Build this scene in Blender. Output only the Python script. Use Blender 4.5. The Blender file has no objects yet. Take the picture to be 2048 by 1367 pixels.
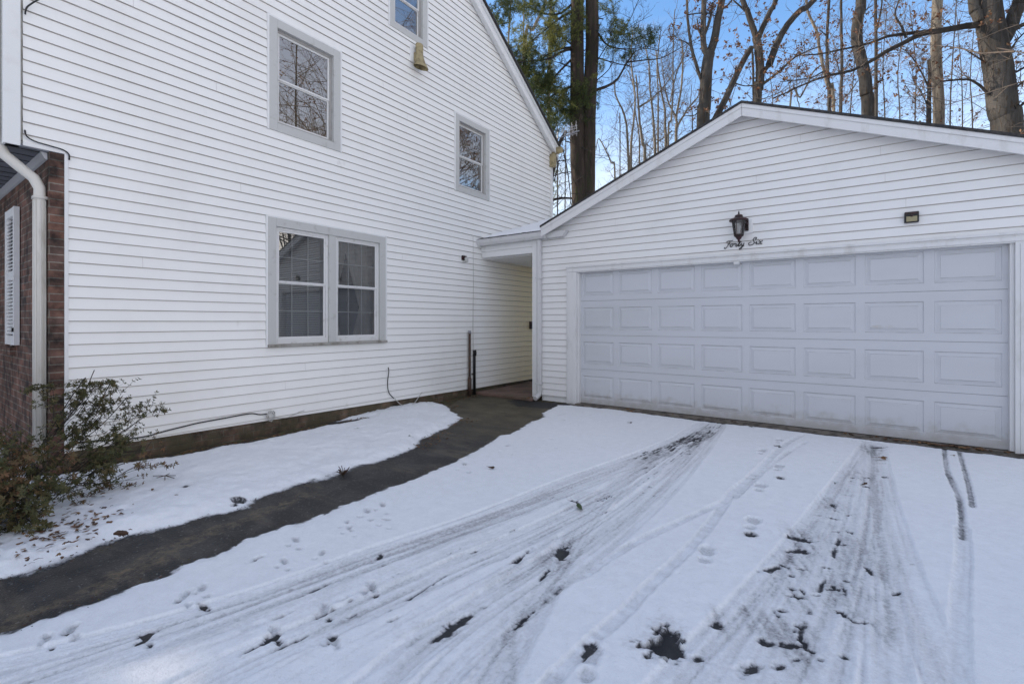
import bpy, bmesh, math, random
import numpy as np
from mathutils import Vector
R = math.radians
C = bpy.context.scene.collection
SC = bpy.context.scene

# ------------------------------------------------------------------ camera
F, SN, CS, HZ, CZ = 947.0, 0.5861, 0.8102, 643.0, 1.30
cd = bpy.data.cameras.new('camera'); cam = bpy.data.objects.new('camera', cd); C.objects.link(cam)
cam.location = (0, 0, CZ); cam.rotation_euler = (R(90), 0, math.atan2(SN, CS))
cd.sensor_width = 36; cd.lens = F/2048*36
cd.shift_y = -(683.5-HZ)/2048
cd.clip_start = 0.05; cd.clip_end = 3000
SC.camera = cam

# ------------------------------------------------------------------ sky and sun
SUN_AZ = math.atan2(-0.31, -0.95); SUN_EL = R(24)
w = bpy.data.worlds.new('World'); SC.world = w; w.use_nodes = True
nt = w.node_tree; nt.nodes.clear()
def N(tree, t, **k):
    n = tree.nodes.new(t)
    for a, b in k.items(): setattr(n, a, b)
    return n
sky = N(nt, 'ShaderNodeTexSky', sky_type='NISHITA', sun_disc=False, sun_elevation=SUN_EL,
        sun_rotation=math.pi/2-SUN_AZ, altitude=100, air_density=1.0, dust_density=0.6, ozone_density=2.0)
tc = N(nt, 'ShaderNodeTexCoord')
noi = N(nt, 'ShaderNodeTexNoise'); noi.inputs['Scale'].default_value = 2.6; noi.inputs['Detail'].default_value = 7; noi.inputs['Roughness'].default_value = .6
mp = N(nt, 'ShaderNodeMapping'); mp.inputs['Scale'].default_value = (1, 1, 3.2)
nt.links.new(tc.outputs['Generated'], mp.inputs[0]); nt.links.new(mp.outputs[0], noi.inputs['Vector'])
dot = N(nt, 'ShaderNodeVectorMath', operation='DOT_PRODUCT'); nt.links.new(tc.outputs['Generated'], dot.inputs[0]); dot.inputs[1].default_value = (.80, -.58, .05)
mr = N(nt, 'ShaderNodeMapRange'); mr.inputs[1].default_value = -.55; mr.inputs[2].default_value = .6; mr.inputs[3].default_value = -.21; mr.inputs[4].default_value = .32
nt.links.new(dot.outputs['Value'], mr.inputs[0])
ad = N(nt, 'ShaderNodeMath', operation='ADD'); nt.links.new(noi.outputs['Fac'], ad.inputs[0]); nt.links.new(mr.outputs[0], ad.inputs[1])
mr2 = N(nt, 'ShaderNodeMapRange', interpolation_type='SMOOTHSTEP'); mr2.inputs[1].default_value = .36; mr2.inputs[2].default_value = .72; mr2.inputs[4].default_value = .92
nt.links.new(ad.outputs[0], mr2.inputs[0])
mx = N(nt, 'ShaderNodeMix', data_type='RGBA'); nt.links.new(mr2.outputs[0], mx.inputs[0]); hs = N(nt, 'ShaderNodeHueSaturation'); hs.inputs['Saturation'].default_value = 1.15; hs.inputs['Value'].default_value = 1.28; nt.links.new(sky.outputs[0], hs.inputs['Color']); nt.links.new(hs.outputs[0], mx.inputs[6])
mx.inputs[7].default_value = (2.85, 2.98, 3.5, 1)      # added cloud, mostly out of view, fills and neutralises shade; sky texture's units
# added bright cloud bank low in the east, out of view: window reflection, wall fill
d2 = N(nt, 'ShaderNodeVectorMath', operation='DOT_PRODUCT'); nt.links.new(tc.outputs['Generated'], d2.inputs[0]); d2.inputs[1].default_value = (.905, .42, -.05)
m3 = N(nt, 'ShaderNodeMapRange', interpolation_type='SMOOTHSTEP'); m3.inputs[1].default_value = .90; m3.inputs[2].default_value = .995; m3.inputs[4].default_value = 1.0; nt.links.new(d2.outputs['Value'], m3.inputs[0])
m4 = N(nt, 'ShaderNodeMath', operation='MULTIPLY'); nt.links.new(m3.outputs[0], m4.inputs[0]); nt.links.new(mr2.outputs[0], m4.inputs[1])
mx2 = N(nt, 'ShaderNodeMix', data_type='RGBA'); nt.links.new(m4.outputs[0], mx2.inputs[0]); nt.links.new(mx.outputs[2], mx2.inputs[6]); mx2.inputs[7].default_value = (14, 13, 12, 1)
# thin haze low over the woods
sxy = N(nt, 'ShaderNodeSeparateXYZ'); nt.links.new(tc.outputs['Generated'], sxy.inputs[0])
m5 = N(nt, 'ShaderNodeMapRange', interpolation_type='SMOOTHSTEP'); m5.inputs[1].default_value = .52; m5.inputs[2].default_value = .18; m5.inputs[3].default_value = 0; m5.inputs[4].default_value = .75; nt.links.new(sxy.outputs[2], m5.inputs[0])
mx3 = N(nt, 'ShaderNodeMix', data_type='RGBA'); nt.links.new(m5.outputs[0], mx3.inputs[0]); nt.links.new(mx2.outputs[2], mx3.inputs[6]); mx3.inputs[7].default_value = (3.9, 4.2, 4.6, 1)
m6 = N(nt, 'ShaderNodeMath', operation='MULTIPLY'); nt.links.new(m5.outputs[0], m6.inputs[0]); m6.inputs[1].default_value = 1
inv = N(nt, 'ShaderNodeMath', operation='SUBTRACT'); inv.inputs[0].default_value = 1; nt.links.new(m3.outputs[0], inv.inputs[1]); nt.links.new(inv.outputs[0], m6.inputs[1]); wn = N(nt, 'ShaderNodeMapRange'); wn.inputs[1].default_value = .38; wn.inputs[2].default_value = .66; wn.inputs[3].default_value = .45; wn.inputs[4].default_value = 1.25; nt.links.new(noi.outputs['Fac'], wn.inputs[0])
m7 = N(nt, 'ShaderNodeMath', operation='MULTIPLY', use_clamp=True); nt.links.new(m6.outputs[0], m7.inputs[0]); nt.links.new(wn.outputs[0], m7.inputs[1]); nt.links.new(m7.outputs[0], mx3.inputs[0])
bg = N(nt, 'ShaderNodeBackground'); bg.inputs[1].default_value = 0.10
out = N(nt, 'ShaderNodeOutputWorld'); nt.links.new(mx3.outputs[2], bg.inputs[0]); nt.links.new(bg.outputs[0], out.inputs[0])
sl = bpy.data.lights.new('sun', 'SUN'); sl.energy = 2.0; sl.angle = R(.5); sl.color = (1, .88, .74)
sun = bpy.data.objects.new('sun', sl); C.objects.link(sun)
sd = Vector((math.cos(SUN_AZ)*math.cos(SUN_EL), math.sin(SUN_AZ)*math.cos(SUN_EL), math.sin(SUN_EL)))
sun.rotation_euler = sd.to_track_quat('Z', 'Y').to_euler(); sun.location = sd*60
SC.view_settings.view_transform = 'Standard'; SC.view_settings.look = 'None'; SC.view_settings.gamma = 1
SC.view_settings.exposure = 1.42
SC.cycles.max_bounces = 8; SC.cycles.transparent_max_bounces = 12
try: SC.cycles.use_denoising = True
except Exception: pass

# ------------------------------------------------------------------ helpers
def ray(px, py):
    k = (px-1024)/F; return (k*CS-SN, k*SN+CS, (HZ-py)/F)
def gp(px, py, z=0.0):                       # point of the ground plane
    r = ray(px, py); t = (z-CZ)/r[2]; return (r[0]*t, r[1]*t)
def at(px, py, d):
    r = ray(px, py); return Vector((r[0]*d, r[1]*d, CZ+r[2]*d))

class MB:
    def __init__(s): s.v = []; s.f = []; s.m = []
    def face(s, pts, m=0):
        i = len(s.v); s.v += [tuple(p) for p in pts]; s.f.append(tuple(range(i, i+len(pts)))); s.m.append(m)
    def box(s, x0, x1, y0, y1, z0, z1, m=0):
        i = len(s.v)
        s.v += [(x0,y0,z0),(x1,y0,z0),(x1,y1,z0),(x0,y1,z0),(x0,y0,z1),(x1,y0,z1),(x1,y1,z1),(x0,y1,z1)]
        for q in ((0,3,2,1),(4,5,6,7),(0,1,5,4),(1,2,6,5),(2,3,7,6),(3,0,4,7)):
            s.f.append(tuple(i+k for k in q)); s.m.append(m)
    def mbox(s, mp, u0, u1, v0, v1, w0, w1, m=0):         # box in mapped (u, v, w) coordinates
        i = len(s.v)
        s.v += [mp(*p) for p in ((u0,v0,w0),(u1,v0,w0),(u1,v1,w0),(u0,v1,w0),(u0,v0,w1),(u1,v0,w1),(u1,v1,w1),(u0,v1,w1))]
        for q in ((0,3,2,1),(4,5,6,7),(0,1,5,4),(1,2,6,5),(2,3,7,6),(3,0,4,7)):
            s.f.append(tuple(i+k for k in q)); s.m.append(m)
    def prism(s, pts, off, m=0):                          # polygon extruded by the vector off
        n = len(pts); i = len(s.v); o = Vector(off)
        s.v += [tuple(p) for p in pts]+[tuple(Vector(p)+o) for p in pts]
        s.f.append(tuple(range(i, i+n))); s.f.append(tuple(range(i+2*n-1, i+n-1, -1))); s.m += [m, m]
        for k in range(n):
            s.f.append((i+k, i+(k+1) % n, i+n+(k+1) % n, i+n+k)); s.m.append(m)
    def tube(s, pts, rad, n=6, cap=True, m=0):
        pts = [Vector(p) for p in pts]; k = len(pts)
        if not hasattr(rad, '__len__'): rad = [rad]*k
        i = len(s.v); up = None
        for j, p in enumerate(pts):
            d = (pts[min(j+1, k-1)]-pts[max(j-1, 0)])
            d = d.normalized() if d.length > 1e-9 else Vector((0, 0, 1))
            if up is None: up = d.orthogonal().normalized()
            else:
                up = up-d*up.dot(d); up = up.normalized() if up.length > 1e-6 else d.orthogonal().normalized()
            b = d.cross(up)
            for a in range(n):
                t = 2*math.pi*a/n; s.v.append(tuple(p+(up*math.cos(t)+b*math.sin(t))*rad[j]))
        for j in range(k-1):
            for a in range(n):
                a2 = (a+1) % n; s.f.append((i+j*n+a, i+j*n+a2, i+(j+1)*n+a2, i+(j+1)*n+a)); s.m.append(m)
        if cap:
            s.f.append(tuple(i+a for a in range(n-1, -1, -1))); s.f.append(tuple(i+(k-1)*n+a for a in range(n))); s.m += [m, m]
    def lathe(s, c, prof, n=16, m=0):                     # prof: (radius, z)
        i = len(s.v); k = len(prof)
        for r, z in prof:
            for a in range(n):
                t = 2*math.pi*a/n; s.v.append((c[0]+r*math.cos(t), c[1]+r*math.sin(t), c[2]+z))
        for j in range(k-1):
            for a in range(n):
                a2 = (a+1) % n; s.f.append((i+j*n+a, i+j*n+a2, i+(j+1)*n+a2, i+(j+1)*n+a)); s.m.append(m)
    def build(s, name, mats, parent=None, smooth=False, bevel=0, clip=None):
        me = bpy.data.meshes.new(name)
        o = bpy.data.objects.new(name, me); C.objects.link(o)
        off = Vector((0, 0, 0))
        if parent is not None:
            p = parent
            while p is not None: off += Vector(p.location); p = p.parent
            o.parent = parent
        me.from_pydata([(a-off.x, b-off.y, c-off.z) for a, b, c in s.v], [], s.f)
        for mm in (mats if isinstance(mats, (list, tuple)) else [mats]): me.materials.append(mm)
        me.polygons.foreach_set('material_index', s.m)
        if smooth: me.polygons.foreach_set('use_smooth', [True]*len(me.polygons))
        if clip:
            bm = bmesh.new(); bm.from_mesh(me)
            for co, no in clip:                           # removes the side the normal points to
                bmesh.ops.bisect_plane(bm, geom=bm.verts[:]+bm.edges[:]+bm.faces[:], plane_co=Vector(co)-off, plane_no=no, clear_outer=True)
            bm.to_mesh(me); bm.free()
        if bevel:
            b = o.modifiers.new('bevel', 'BEVEL'); b.width = bevel; b.segments = 2; b.limit_method = 'ANGLE'
        me.update(); return o

def tag(o, label=None, cat=None, group=None, kind=None):
    if label: o['label'] = label
    if cat: o['category'] = cat
    if group: o['group'] = group
    if kind: o['kind'] = kind
    return o
def empty(name, loc, label=None, cat=None, group=None, parent=None):
    o = bpy.data.objects.new(name, None); C.objects.link(o); o.location = loc; o.empty_display_size = .2
    if parent: o.parent = parent
    return tag(o, label, cat, group)

def mat(name, col, rough=.6, col2=None, scale=3, detail=6, lo=.4, hi=.65, bump=0, bscale=60, spec=.4, metal=0, stretch=(1, 1, 1), col3=None, scale3=20, lo3=.55, hi3=.7):
    m = bpy.data.materials.new(name); m.use_nodes = True; t = m.node_tree; b = t.nodes['Principled BSDF']
    b.inputs['Roughness'].default_value = rough; b.inputs['Metallic'].default_value = metal
    b.inputs['Specular IOR Level'].default_value = spec
    b.inputs['Base Color'].default_value = (*col, 1)
    tcn = N(t, 'ShaderNodeTexCoord'); mpn = N(t, 'ShaderNodeMapping'); mpn.inputs['Scale'].default_value = stretch
    t.links.new(tcn.outputs['Object'], mpn.inputs[0])
    cur = None
    def layer(cur, colb, sc, lo, hi):
        n = N(t, 'ShaderNodeTexNoise'); n.inputs['Scale'].default_value = sc; n.inputs['Detail'].default_value = detail; n.inputs['Roughness'].default_value = .6
        t.links.new(mpn.outputs[0], n.inputs['Vector'])
        r = N(t, 'ShaderNodeMapRange', interpolation_type='SMOOTHSTEP'); r.inputs[1].default_value = lo; r.inputs[2].default_value = hi
        t.links.new(n.outputs['Fac'], r.inputs[0])
        x = N(t, 'ShaderNodeMix', data_type='RGBA'); t.links.new(r.outputs[0], x.inputs[0])
        if cur is None: x.inputs[6].default_value = (*col, 1)
        else: t.links.new(cur, x.inputs[6])
        x.inputs[7].default_value = (*colb, 1); return x.outputs[2]
    if col2: cur = layer(cur, col2, scale, lo, hi)
    if col3: cur = layer(cur, col3, scale3, lo3, hi3)
    if cur: t.links.new(cur, b.inputs['Base Color'])
    if bump:
        n = N(t, 'ShaderNodeTexNoise'); n.inputs['Scale'].default_value = bscale; n.inputs['Detail'].default_value = 5
        t.links.new(mpn.outputs[0], n.inputs['Vector'])
        bn = N(t, 'ShaderNodeBump'); bn.inputs['Strength'].default_value = 1; bn.inputs['Distance'].default_value = bump
        t.links.new(n.outputs['Fac'], bn.inputs['Height']); t.links.new(bn.outputs[0], b.inputs['Normal'])
    return m

def brick_mat(name, axis, c1=(.135, .066, .046), c2=(.070, .044, .036), mortar=(.17, .145, .12), moss=None):
    m = bpy.data.materials.new(name); m.use_nodes = True; t = m.node_tree; b = t.nodes['Principled BSDF']
    b.inputs['Roughness'].default_value = .85
    g = N(t, 'ShaderNodeNewGeometry'); sx = N(t, 'ShaderNodeSeparateXYZ'); t.links.new(g.outputs['Position'], sx.inputs[0])
    cx = N(t, 'ShaderNodeCombineXYZ'); t.links.new(sx.outputs[axis], cx.inputs[0]); t.links.new(sx.outputs[2], cx.inputs[1])
    br = N(t, 'ShaderNodeTexBrick'); t.links.new(cx.outputs[0], br.inputs['Vector'])
    br.inputs['Scale'].default_value = 1; br.inputs['Brick Width'].default_value = .21; br.inputs['Row Height'].default_value = .0668
    br.inputs['Mortar Size'].default_value = .0055; br.inputs['Mortar Smooth'].default_value = .2; br.inputs['Bias'].default_value = -.1
    br.inputs['Color1'].default_value = (*c1, 1); br.inputs['Color2'].default_value = (*c2, 1); br.inputs['Mortar'].default_value = (*mortar, 1)
    n = N(t, 'ShaderNodeTexNoise'); n.inputs['Scale'].default_value = 9; n.inputs['Detail'].default_value = 8; t.links.new(g.outputs['Position'], n.inputs['Vector'])
    x = N(t, 'ShaderNodeMix', data_type='RGBA', blend_type='OVERLAY'); x.inputs[0].default_value = .8
    t.links.new(br.outputs['Color'], x.inputs[6]); 
    rr = N(t, 'ShaderNodeMapRange'); rr.inputs[1].default_value = .3; rr.inputs[2].default_value = .7; t.links.new(n.outputs['Fac'], rr.inputs[0]); t.links.new(rr.outputs[0], x.inputs[7])
    res = x.outputs[2]
    if moss:
        n2 = N(t, 'ShaderNodeTexNoise'); n2.inputs['Scale'].default_value = 4; n2.inputs['Detail'].default_value = 7; t.links.new(g.outputs['Position'], n2.inputs['Vector'])
        r2 = N(t, 'ShaderNodeMapRange'); r2.inputs[1].default_value = .36; r2.inputs[2].default_value = .56; r2.inputs[4].default_value = .85; t.links.new(n2.outputs['Fac'], r2.inputs[0])
        y = N(t, 'ShaderNodeMix', data_type='RGBA'); t.links.new(r2.outputs[0], y.inputs[0]); t.links.new(res, y.inputs[6]); y.inputs[7].default_value = (*moss, 1); res = y.outputs[2]
    t.links.new(res, b.inputs['Base Color'])
    bn = N(t, 'ShaderNodeBump', invert=True); bn.inputs['Distance'].default_value = .006; t.links.new(br.outputs['Fac'], bn.inputs['Height'])
    bn2 = N(t, 'ShaderNodeBump'); bn2.inputs['Distance'].default_value = .004; n3 = N(t, 'ShaderNodeTexNoise'); n3.inputs['Scale'].default_value = 90; t.links.new(g.outputs['Position'], n3.inputs['Vector'])
    t.links.new(n3.outputs['Fac'], bn2.inputs['Height']); t.links.new(bn.outputs[0], bn2.inputs['Normal']); t.links.new(bn2.outputs[0], b.inputs['Normal'])
    return m

def glass_mat(name, ior, rough=.0, wob=.0, tint=(.55, .58, .57, 1)):
    m = bpy.data.materials.new(name); m.use_nodes = True; t = m.node_tree; t.nodes.clear()
    o = N(t, 'ShaderNodeOutputMaterial'); x = N(t, 'ShaderNodeMixShader'); tr = N(t, 'ShaderNodeBsdfTransparent'); gl = N(t, 'ShaderNodeBsdfGlossy')
    tr.inputs[0].default_value = tint; gl.inputs['Roughness'].default_value = rough
    fr = N(t, 'ShaderNodeFresnel'); fr.inputs[0].default_value = ior
    if wob:
        tcn = N(t, 'ShaderNodeTexCoord'); n = N(t, 'ShaderNodeTexNoise'); n.inputs['Scale'].default_value = 5; t.links.new(tcn.outputs['Object'], n.inputs['Vector'])
        bn = N(t, 'ShaderNodeBump'); bn.inputs['Distance'].default_value = wob; t.links.new(n.outputs['Fac'], bn.inputs['Height']); t.links.new(bn.outputs[0], gl.inputs['Normal'])
    t.links.new(fr.outputs[0], x.inputs[0]); t.links.new(tr.outputs[0], x.inputs[1]); t.links.new(gl.outputs[0], x.inputs[2]); t.links.new(x.outputs[0], o.inputs[0])
    return m

M = {}
M['siding'] = mat('white_siding', (.88, .865, .83), .42, (.83, .81, .77), 1.1, lo=.45, hi=.75, bump=.0006, bscale=14, col3=(.66, .63, .58), scale3=3.1, lo3=.66, hi3=.8, stretch=(1, 1, .8))
def passage_glow(m):  # warm glow of the passage painted into the siding colour by position
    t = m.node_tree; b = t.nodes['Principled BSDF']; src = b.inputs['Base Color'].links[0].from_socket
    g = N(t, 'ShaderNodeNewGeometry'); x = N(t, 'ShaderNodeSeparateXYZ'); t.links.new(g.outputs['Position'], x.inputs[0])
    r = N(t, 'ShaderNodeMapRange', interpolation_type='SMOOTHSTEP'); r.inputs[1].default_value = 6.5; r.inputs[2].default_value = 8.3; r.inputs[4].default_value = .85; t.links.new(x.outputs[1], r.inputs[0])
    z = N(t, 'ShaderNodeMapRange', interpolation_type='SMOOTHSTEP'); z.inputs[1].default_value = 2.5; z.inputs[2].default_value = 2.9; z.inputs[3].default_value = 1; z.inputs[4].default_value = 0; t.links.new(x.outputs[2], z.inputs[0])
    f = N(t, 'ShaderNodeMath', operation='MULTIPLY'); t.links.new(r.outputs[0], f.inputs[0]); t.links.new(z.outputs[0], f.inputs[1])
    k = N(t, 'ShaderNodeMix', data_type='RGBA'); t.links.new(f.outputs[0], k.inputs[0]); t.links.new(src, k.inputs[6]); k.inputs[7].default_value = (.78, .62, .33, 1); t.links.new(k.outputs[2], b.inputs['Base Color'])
passage_glow(M['siding'])
M['seam'] = mat('siding_seam_grime', (.47, .43, .39), .9, (.57, .53, .49), 1.7, lo=.4, hi=.6)  # shadow lines under the lips painted dark, together with seam grime
M['gsiding'] = mat('garage_siding', (.80, .785, .765), .4, (.74, .725, .70), 1.4, lo=.45, hi=.75, bump=.0006, bscale=12)
M['trim'] = mat('white_trim', (.78, .775, .76), .4, (.71, .70, .675), 6, lo=.5, hi=.75, bump=.0006, bscale=30)
M['gtrim'] = mat('aged_garage_trim', (.70, .69, .68), .5, (.60, .585, .56), 9, lo=.5, hi=.75, bump=.001, bscale=30, stretch=(1, 1, .3))
M['casing'] = mat('grey_casing', (.53, .525, .50), .5, (.43, .415, .385), 10, lo=.55, hi=.75, bump=.0008, bscale=40)
M['sill'] = mat('weathered_sill', (.36, .345, .31), .75, (.20, .18, .15), 9, lo=.4, hi=.7, bump=.002, bscale=40)
M['sash'] = mat('storm_sash', (.70, .69, .67), .35, (.5, .48, .45), 8, lo=.55, hi=.75)
M['sashgrey'] = mat('grey_sash', (.38, .365, .345), .4, (.25, .23, .21), 8, lo=.5, hi=.75)
M['muntin'] = mat('white_muntin', (.80, .80, .80), .4)
M['glass'] = glass_mat('window_glass', 5.0, 0, 0)
M['glasslow'] = glass_mat('plain_window_glass', 2.4, 0, 0, (.74, .76, .76, 1))
M['blind'] = mat('window_blind', (.50, .50, .50), .6)
M['curtain'] = mat('curtain', (.52, .49, .45), .8, (.38, .36, .33), 5)
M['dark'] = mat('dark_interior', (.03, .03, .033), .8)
M['door'] = mat('garage_door_paint', (.57, .575, .60), .42, (.535, .54, .555), 1.5, lo=.4, hi=.7, bump=.0012, bscale=130, stretch=(.25, 1, 1), col3=(.50, .48, .45), scale3=7, lo3=.68, hi3=.8)
M['doorgrime'] = mat('door_groove_grime', (.36, .35, .35), .7, (.52, .51, .51), 5, lo=.4, hi=.6)  # emboss shadows strengthened by a darker groove colour, along with grime
_t = M['door'].node_tree; _b = _t.nodes['Principled BSDF']; _src = _b.inputs['Base Color'].links[0].from_socket
_g = N(_t, 'ShaderNodeNewGeometry'); _s = N(_t, 'ShaderNodeSeparateXYZ'); _t.links.new(_g.outputs['Position'], _s.inputs[0])
_n = N(_t, 'ShaderNodeTexNoise'); _n.inputs['Scale'].default_value = 11; _n.inputs['Detail'].default_value = 8; _t.links.new(_g.outputs['Position'], _n.inputs['Vector'])
_a = N(_t, 'ShaderNodeMath', operation='MULTIPLY_ADD'); _t.links.new(_n.outputs['Fac'], _a.inputs[0]); _a.inputs[1].default_value = -.42; _t.links.new(_s.outputs[2], _a.inputs[2])
_r = N(_t, 'ShaderNodeMapRange', interpolation_type='SMOOTHSTEP'); _r.inputs[1].default_value = -.22; _r.inputs[2].default_value = .06; _r.inputs[3].default_value = .6; _r.inputs[4].default_value = 0; _t.links.new(_a.outputs[0], _r.inputs[0])
_x = N(_t, 'ShaderNodeMix', data_type='RGBA'); _t.links.new(_r.outputs[0], _x.inputs[0]); _t.links.new(_src, _x.inputs[6]); _x.inputs[7].default_value = (.36, .32, .27, 1); _t.links.new(_x.outputs[2], _b.inputs['Base Color'])
M['shingle'] = mat('dark_shingle', (.03, .03, .032), .9, (.06, .055, .05), 30, bump=.004, bscale=80)
M['brickx'] = brick_mat('front_brick', 0)
M['bricky'] = brick_mat('corner_brick', 1)
M['found'] = brick_mat('mossy_foundation_brick', 1, (.13, .075, .05), (.08, .055, .04), (.12, .105, .08), moss=(.075, .062, .034))
M['soffit'] = mat('slate_grey_soffit', (.17, .18, .20), .55, (.13, .135, .15), 5)
M['frieze'] = mat('grey_frieze', (.42, .42, .42), .5)
M['spout'] = mat('cream_downspout', (.66, .63, .57), .45, (.44, .40, .34), 7, lo=.5, hi=.75, stretch=(1, 1, .25))
M['gutter'] = mat('grey_white_gutter', (.62, .61, .60), .45, (.53, .52, .50), 14, lo=.5, hi=.75)
M['tan'] = mat('weathered_tan_metal', (.38, .31, .17), .6, (.20, .16, .09), 12, lo=.4, hi=.7)
M['bronze'] = mat('dark_bronze', (.022, .015, .014), .4, (.05, .018, .02), 20, metal=.2)
M['black'] = mat('black_metal', (.012, .012, .013), .45)
M['lampglass'] = glass_mat('lantern_glass', 1.6, .05, 0, (.85, .85, .84, 1))
M['bulb'] = mat('bulb_glass', (.55, .55, .55), .3)
M['copper'] = mat('rusty_pipe', (.055, .035, .028), .6, (.10, .055, .035), 18)
M['cable'] = mat('black_cable', (.02, .02, .022), .5)
M['wcable'] = mat('white_cable', (.55, .53, .50), .5)
M['alum'] = mat('aluminium', (.30, .30, .31), .55, metal=.4)
M['lens'] = mat('tan_lens', (.30, .26, .15), .25)
M['thresh'] = mat('concrete_threshold', (.16, .135, .11), .9, (.07, .06, .05), 9, bump=.003, bscale=50)
M['slab'] = mat('breezeway_slab', (.19, .12, .095), .85, (.12, .085, .06), 3, bump=.002, bscale=60)

# ------------------------------------------------------------------ siding
XH, YG = -5.50, 6.65
PITCH = .1016
mapH = lambda u, v, w: (XH+w, u, v)
mapG = lambda u, v, w: (u, YG-w, v)
def siding(mb, mp, u0, u1, v0, v1, holes, phase, lip=.012, seam=.0075):
    k = math.floor((v0-phase)/PITCH)
    rng = random.Random(5)
    while phase+k*PITCH < v1:
        a = phase+k*PITCH; b = a+PITCH
        lipk = lip+rng.uniform(-.0015, .0015)
        cuts = sorted({max(a, v0), min(b, v1), b-seam} | {h[2] for h in holes if a < h[2] < b} | {h[3] for h in holes if a < h[3] < b})
        cuts = [c for c in cuts if max(a, v0)-1e-9 <= c <= min(b, v1)+1e-9]
        for c0, c1 in zip(cuts, cuts[1:]):
            if c1-c0 < 1e-4: continue
            mid = (c0+c1)/2; iv = [(u0, u1)]
            for h in holes:
                if h[2] < mid < h[3]:
                    nv = []
                    for p, q in iv:
                        if h[1] <= p or h[0] >= q: nv.append((p, q)); continue
                        if h[0] > p: nv.append((p, h[0]))
                        if h[1] < q: nv.append((h[1], q))
                    iv = nv
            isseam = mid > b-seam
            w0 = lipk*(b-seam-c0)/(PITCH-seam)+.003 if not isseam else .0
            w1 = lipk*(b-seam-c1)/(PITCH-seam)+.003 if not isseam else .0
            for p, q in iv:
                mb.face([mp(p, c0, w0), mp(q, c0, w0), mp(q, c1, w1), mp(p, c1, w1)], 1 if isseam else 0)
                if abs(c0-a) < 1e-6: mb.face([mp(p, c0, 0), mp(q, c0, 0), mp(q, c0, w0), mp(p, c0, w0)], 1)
        if rng.random() < .5 and a > v0 and b < v1:              # hairline lap joint between two lengths
            u = rng.uniform(u0+.3, u1-.3)
            if not any(h[0]-.05 < u < h[1]+.05 and h[2]-.1 < a < h[3]+.1 for h in holes):
                w0 = lipk+.0042; w1 = .0042
                mb.face([mp(u, a, w0), mp(u+.0022, a, w0), mp(u+.0022, b-seam, w1), mp(u, b-seam, w1)], 1)
        k += 1

# ------------------------------------------------------------------ HOUSE
house = empty('house', (XH, 4.9, 0), 'two storey house with white clapboard gable wall and brick front corner', 'house')
Y0, Y1, YR = .69, 9.07, 4.88
RS = .672
def roofz(y): return 5.19+RS*(y-Y0+.02) if y < YR else 5.19+RS*(Y1-y+.02)
W1 = (2.79, 3.725, 3.533, 4.845); W2 = (5.945, 6.86, 3.529, 4.841); W3 = (2.775, 4.465, 1.005, 2.515); W4 = (4.545, 5.29, 5.62, 6.86)
mb = MB()
holes = [W1, W2, W3, W4, (Y0-.1, 1.055, -1, 2.735)]
siding(mb, mapH, Y0+.10, Y1, .08, 8.2, holes, 1.003-9*PITCH)
clip = [((XH, 1.0, .178), Vector((0, -.011, -1)).normalized()),
        ((XH, Y0, roofz(Y0)+.05), Vector((0, -RS, 1)).normalized()), ((XH, Y1, roofz(Y1)+.05), Vector((0, RS, 1)).normalized())]
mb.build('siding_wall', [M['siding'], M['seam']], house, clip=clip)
# J-channels beside the openings, corner board, corner trims
for (a, b, c, d) in (W1, W2, W3, W4):
    t = MB()
    t.mbox(mapH, a-.022, a, c-.004, d+.02, 0, .022); t.mbox(mapH, b, b+.022, c-.004, d+.02, 0, .022)
    t.mbox(mapH, a-.001, b+.001, d+.001, d+.0195, 0, .016); t.build('channel_trim', M['trim'], house)
for q in ((1.040, 1.064, .17, 2.735, -.01, .020), (Y0+.099, 1.064, 2.7355, 2.765, -.01, .018), (Y1-.02, Y1+.015, .09, 5.16, -.02, .022)):
    t = MB(); t.mbox(mapH, *q); t.build('edge_trim', M['trim'], house, bevel=.002)
t = MB(); t.mbox(mapH, Y0-.012, Y0+.085, 2.725, 5.2, -.05, .028); t.mbox(mapH, Y0+.085, Y0+.0995, 2.775, 5.2, -.03, .008, 1)
t.build('corner_board', [M['trim'], M['sill']], house, bevel=.003)
# core walls behind the cladding, with deep reveals at the windows
t = MB()
xb = XH-.03
def panel(u0, u1, v0, v1): t.mbox(mapH, u0, u1, v0, v1, -.20, -.012)
us = sorted({Y0, 1.04, Y1} | {W1[0], W1[1], W2[0], W2[1], W3[0], W3[1], W4[0], W4[1]})
for u0, u1 in zip(us, us[1:]):
    um = (u0+u1)/2; spans = [(0 if um > 1.04 else 2.76, roofz(um)-.25)]
    for h in (W1, W2, W3, W4):
        if h[0] < um < h[1]:
            ns = []
            for p, q in spans:
                if h[2] < q and h[3] > p: ns += [(p, h[2]), (h[3], q)]
                else: ns.append((p, q))
            spans = ns
    for p, q in spans:
        if q > p: panel(u0, u1, p, q)
t.box(-17.4, XH-.02, Y1-.2, Y1, 0, 5.15)
t.box(-17.4, XH-.02, Y0, Y0+.15, 2.74, 5.15)
t.box(-17.6, -17.4, .95, Y1, 0, 5.15)
t.box(-17.4, XH-.21, 1.1, Y1-.2, 2.62, 2.74)
t.build('inner_wall', M['trim'], house)
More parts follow.
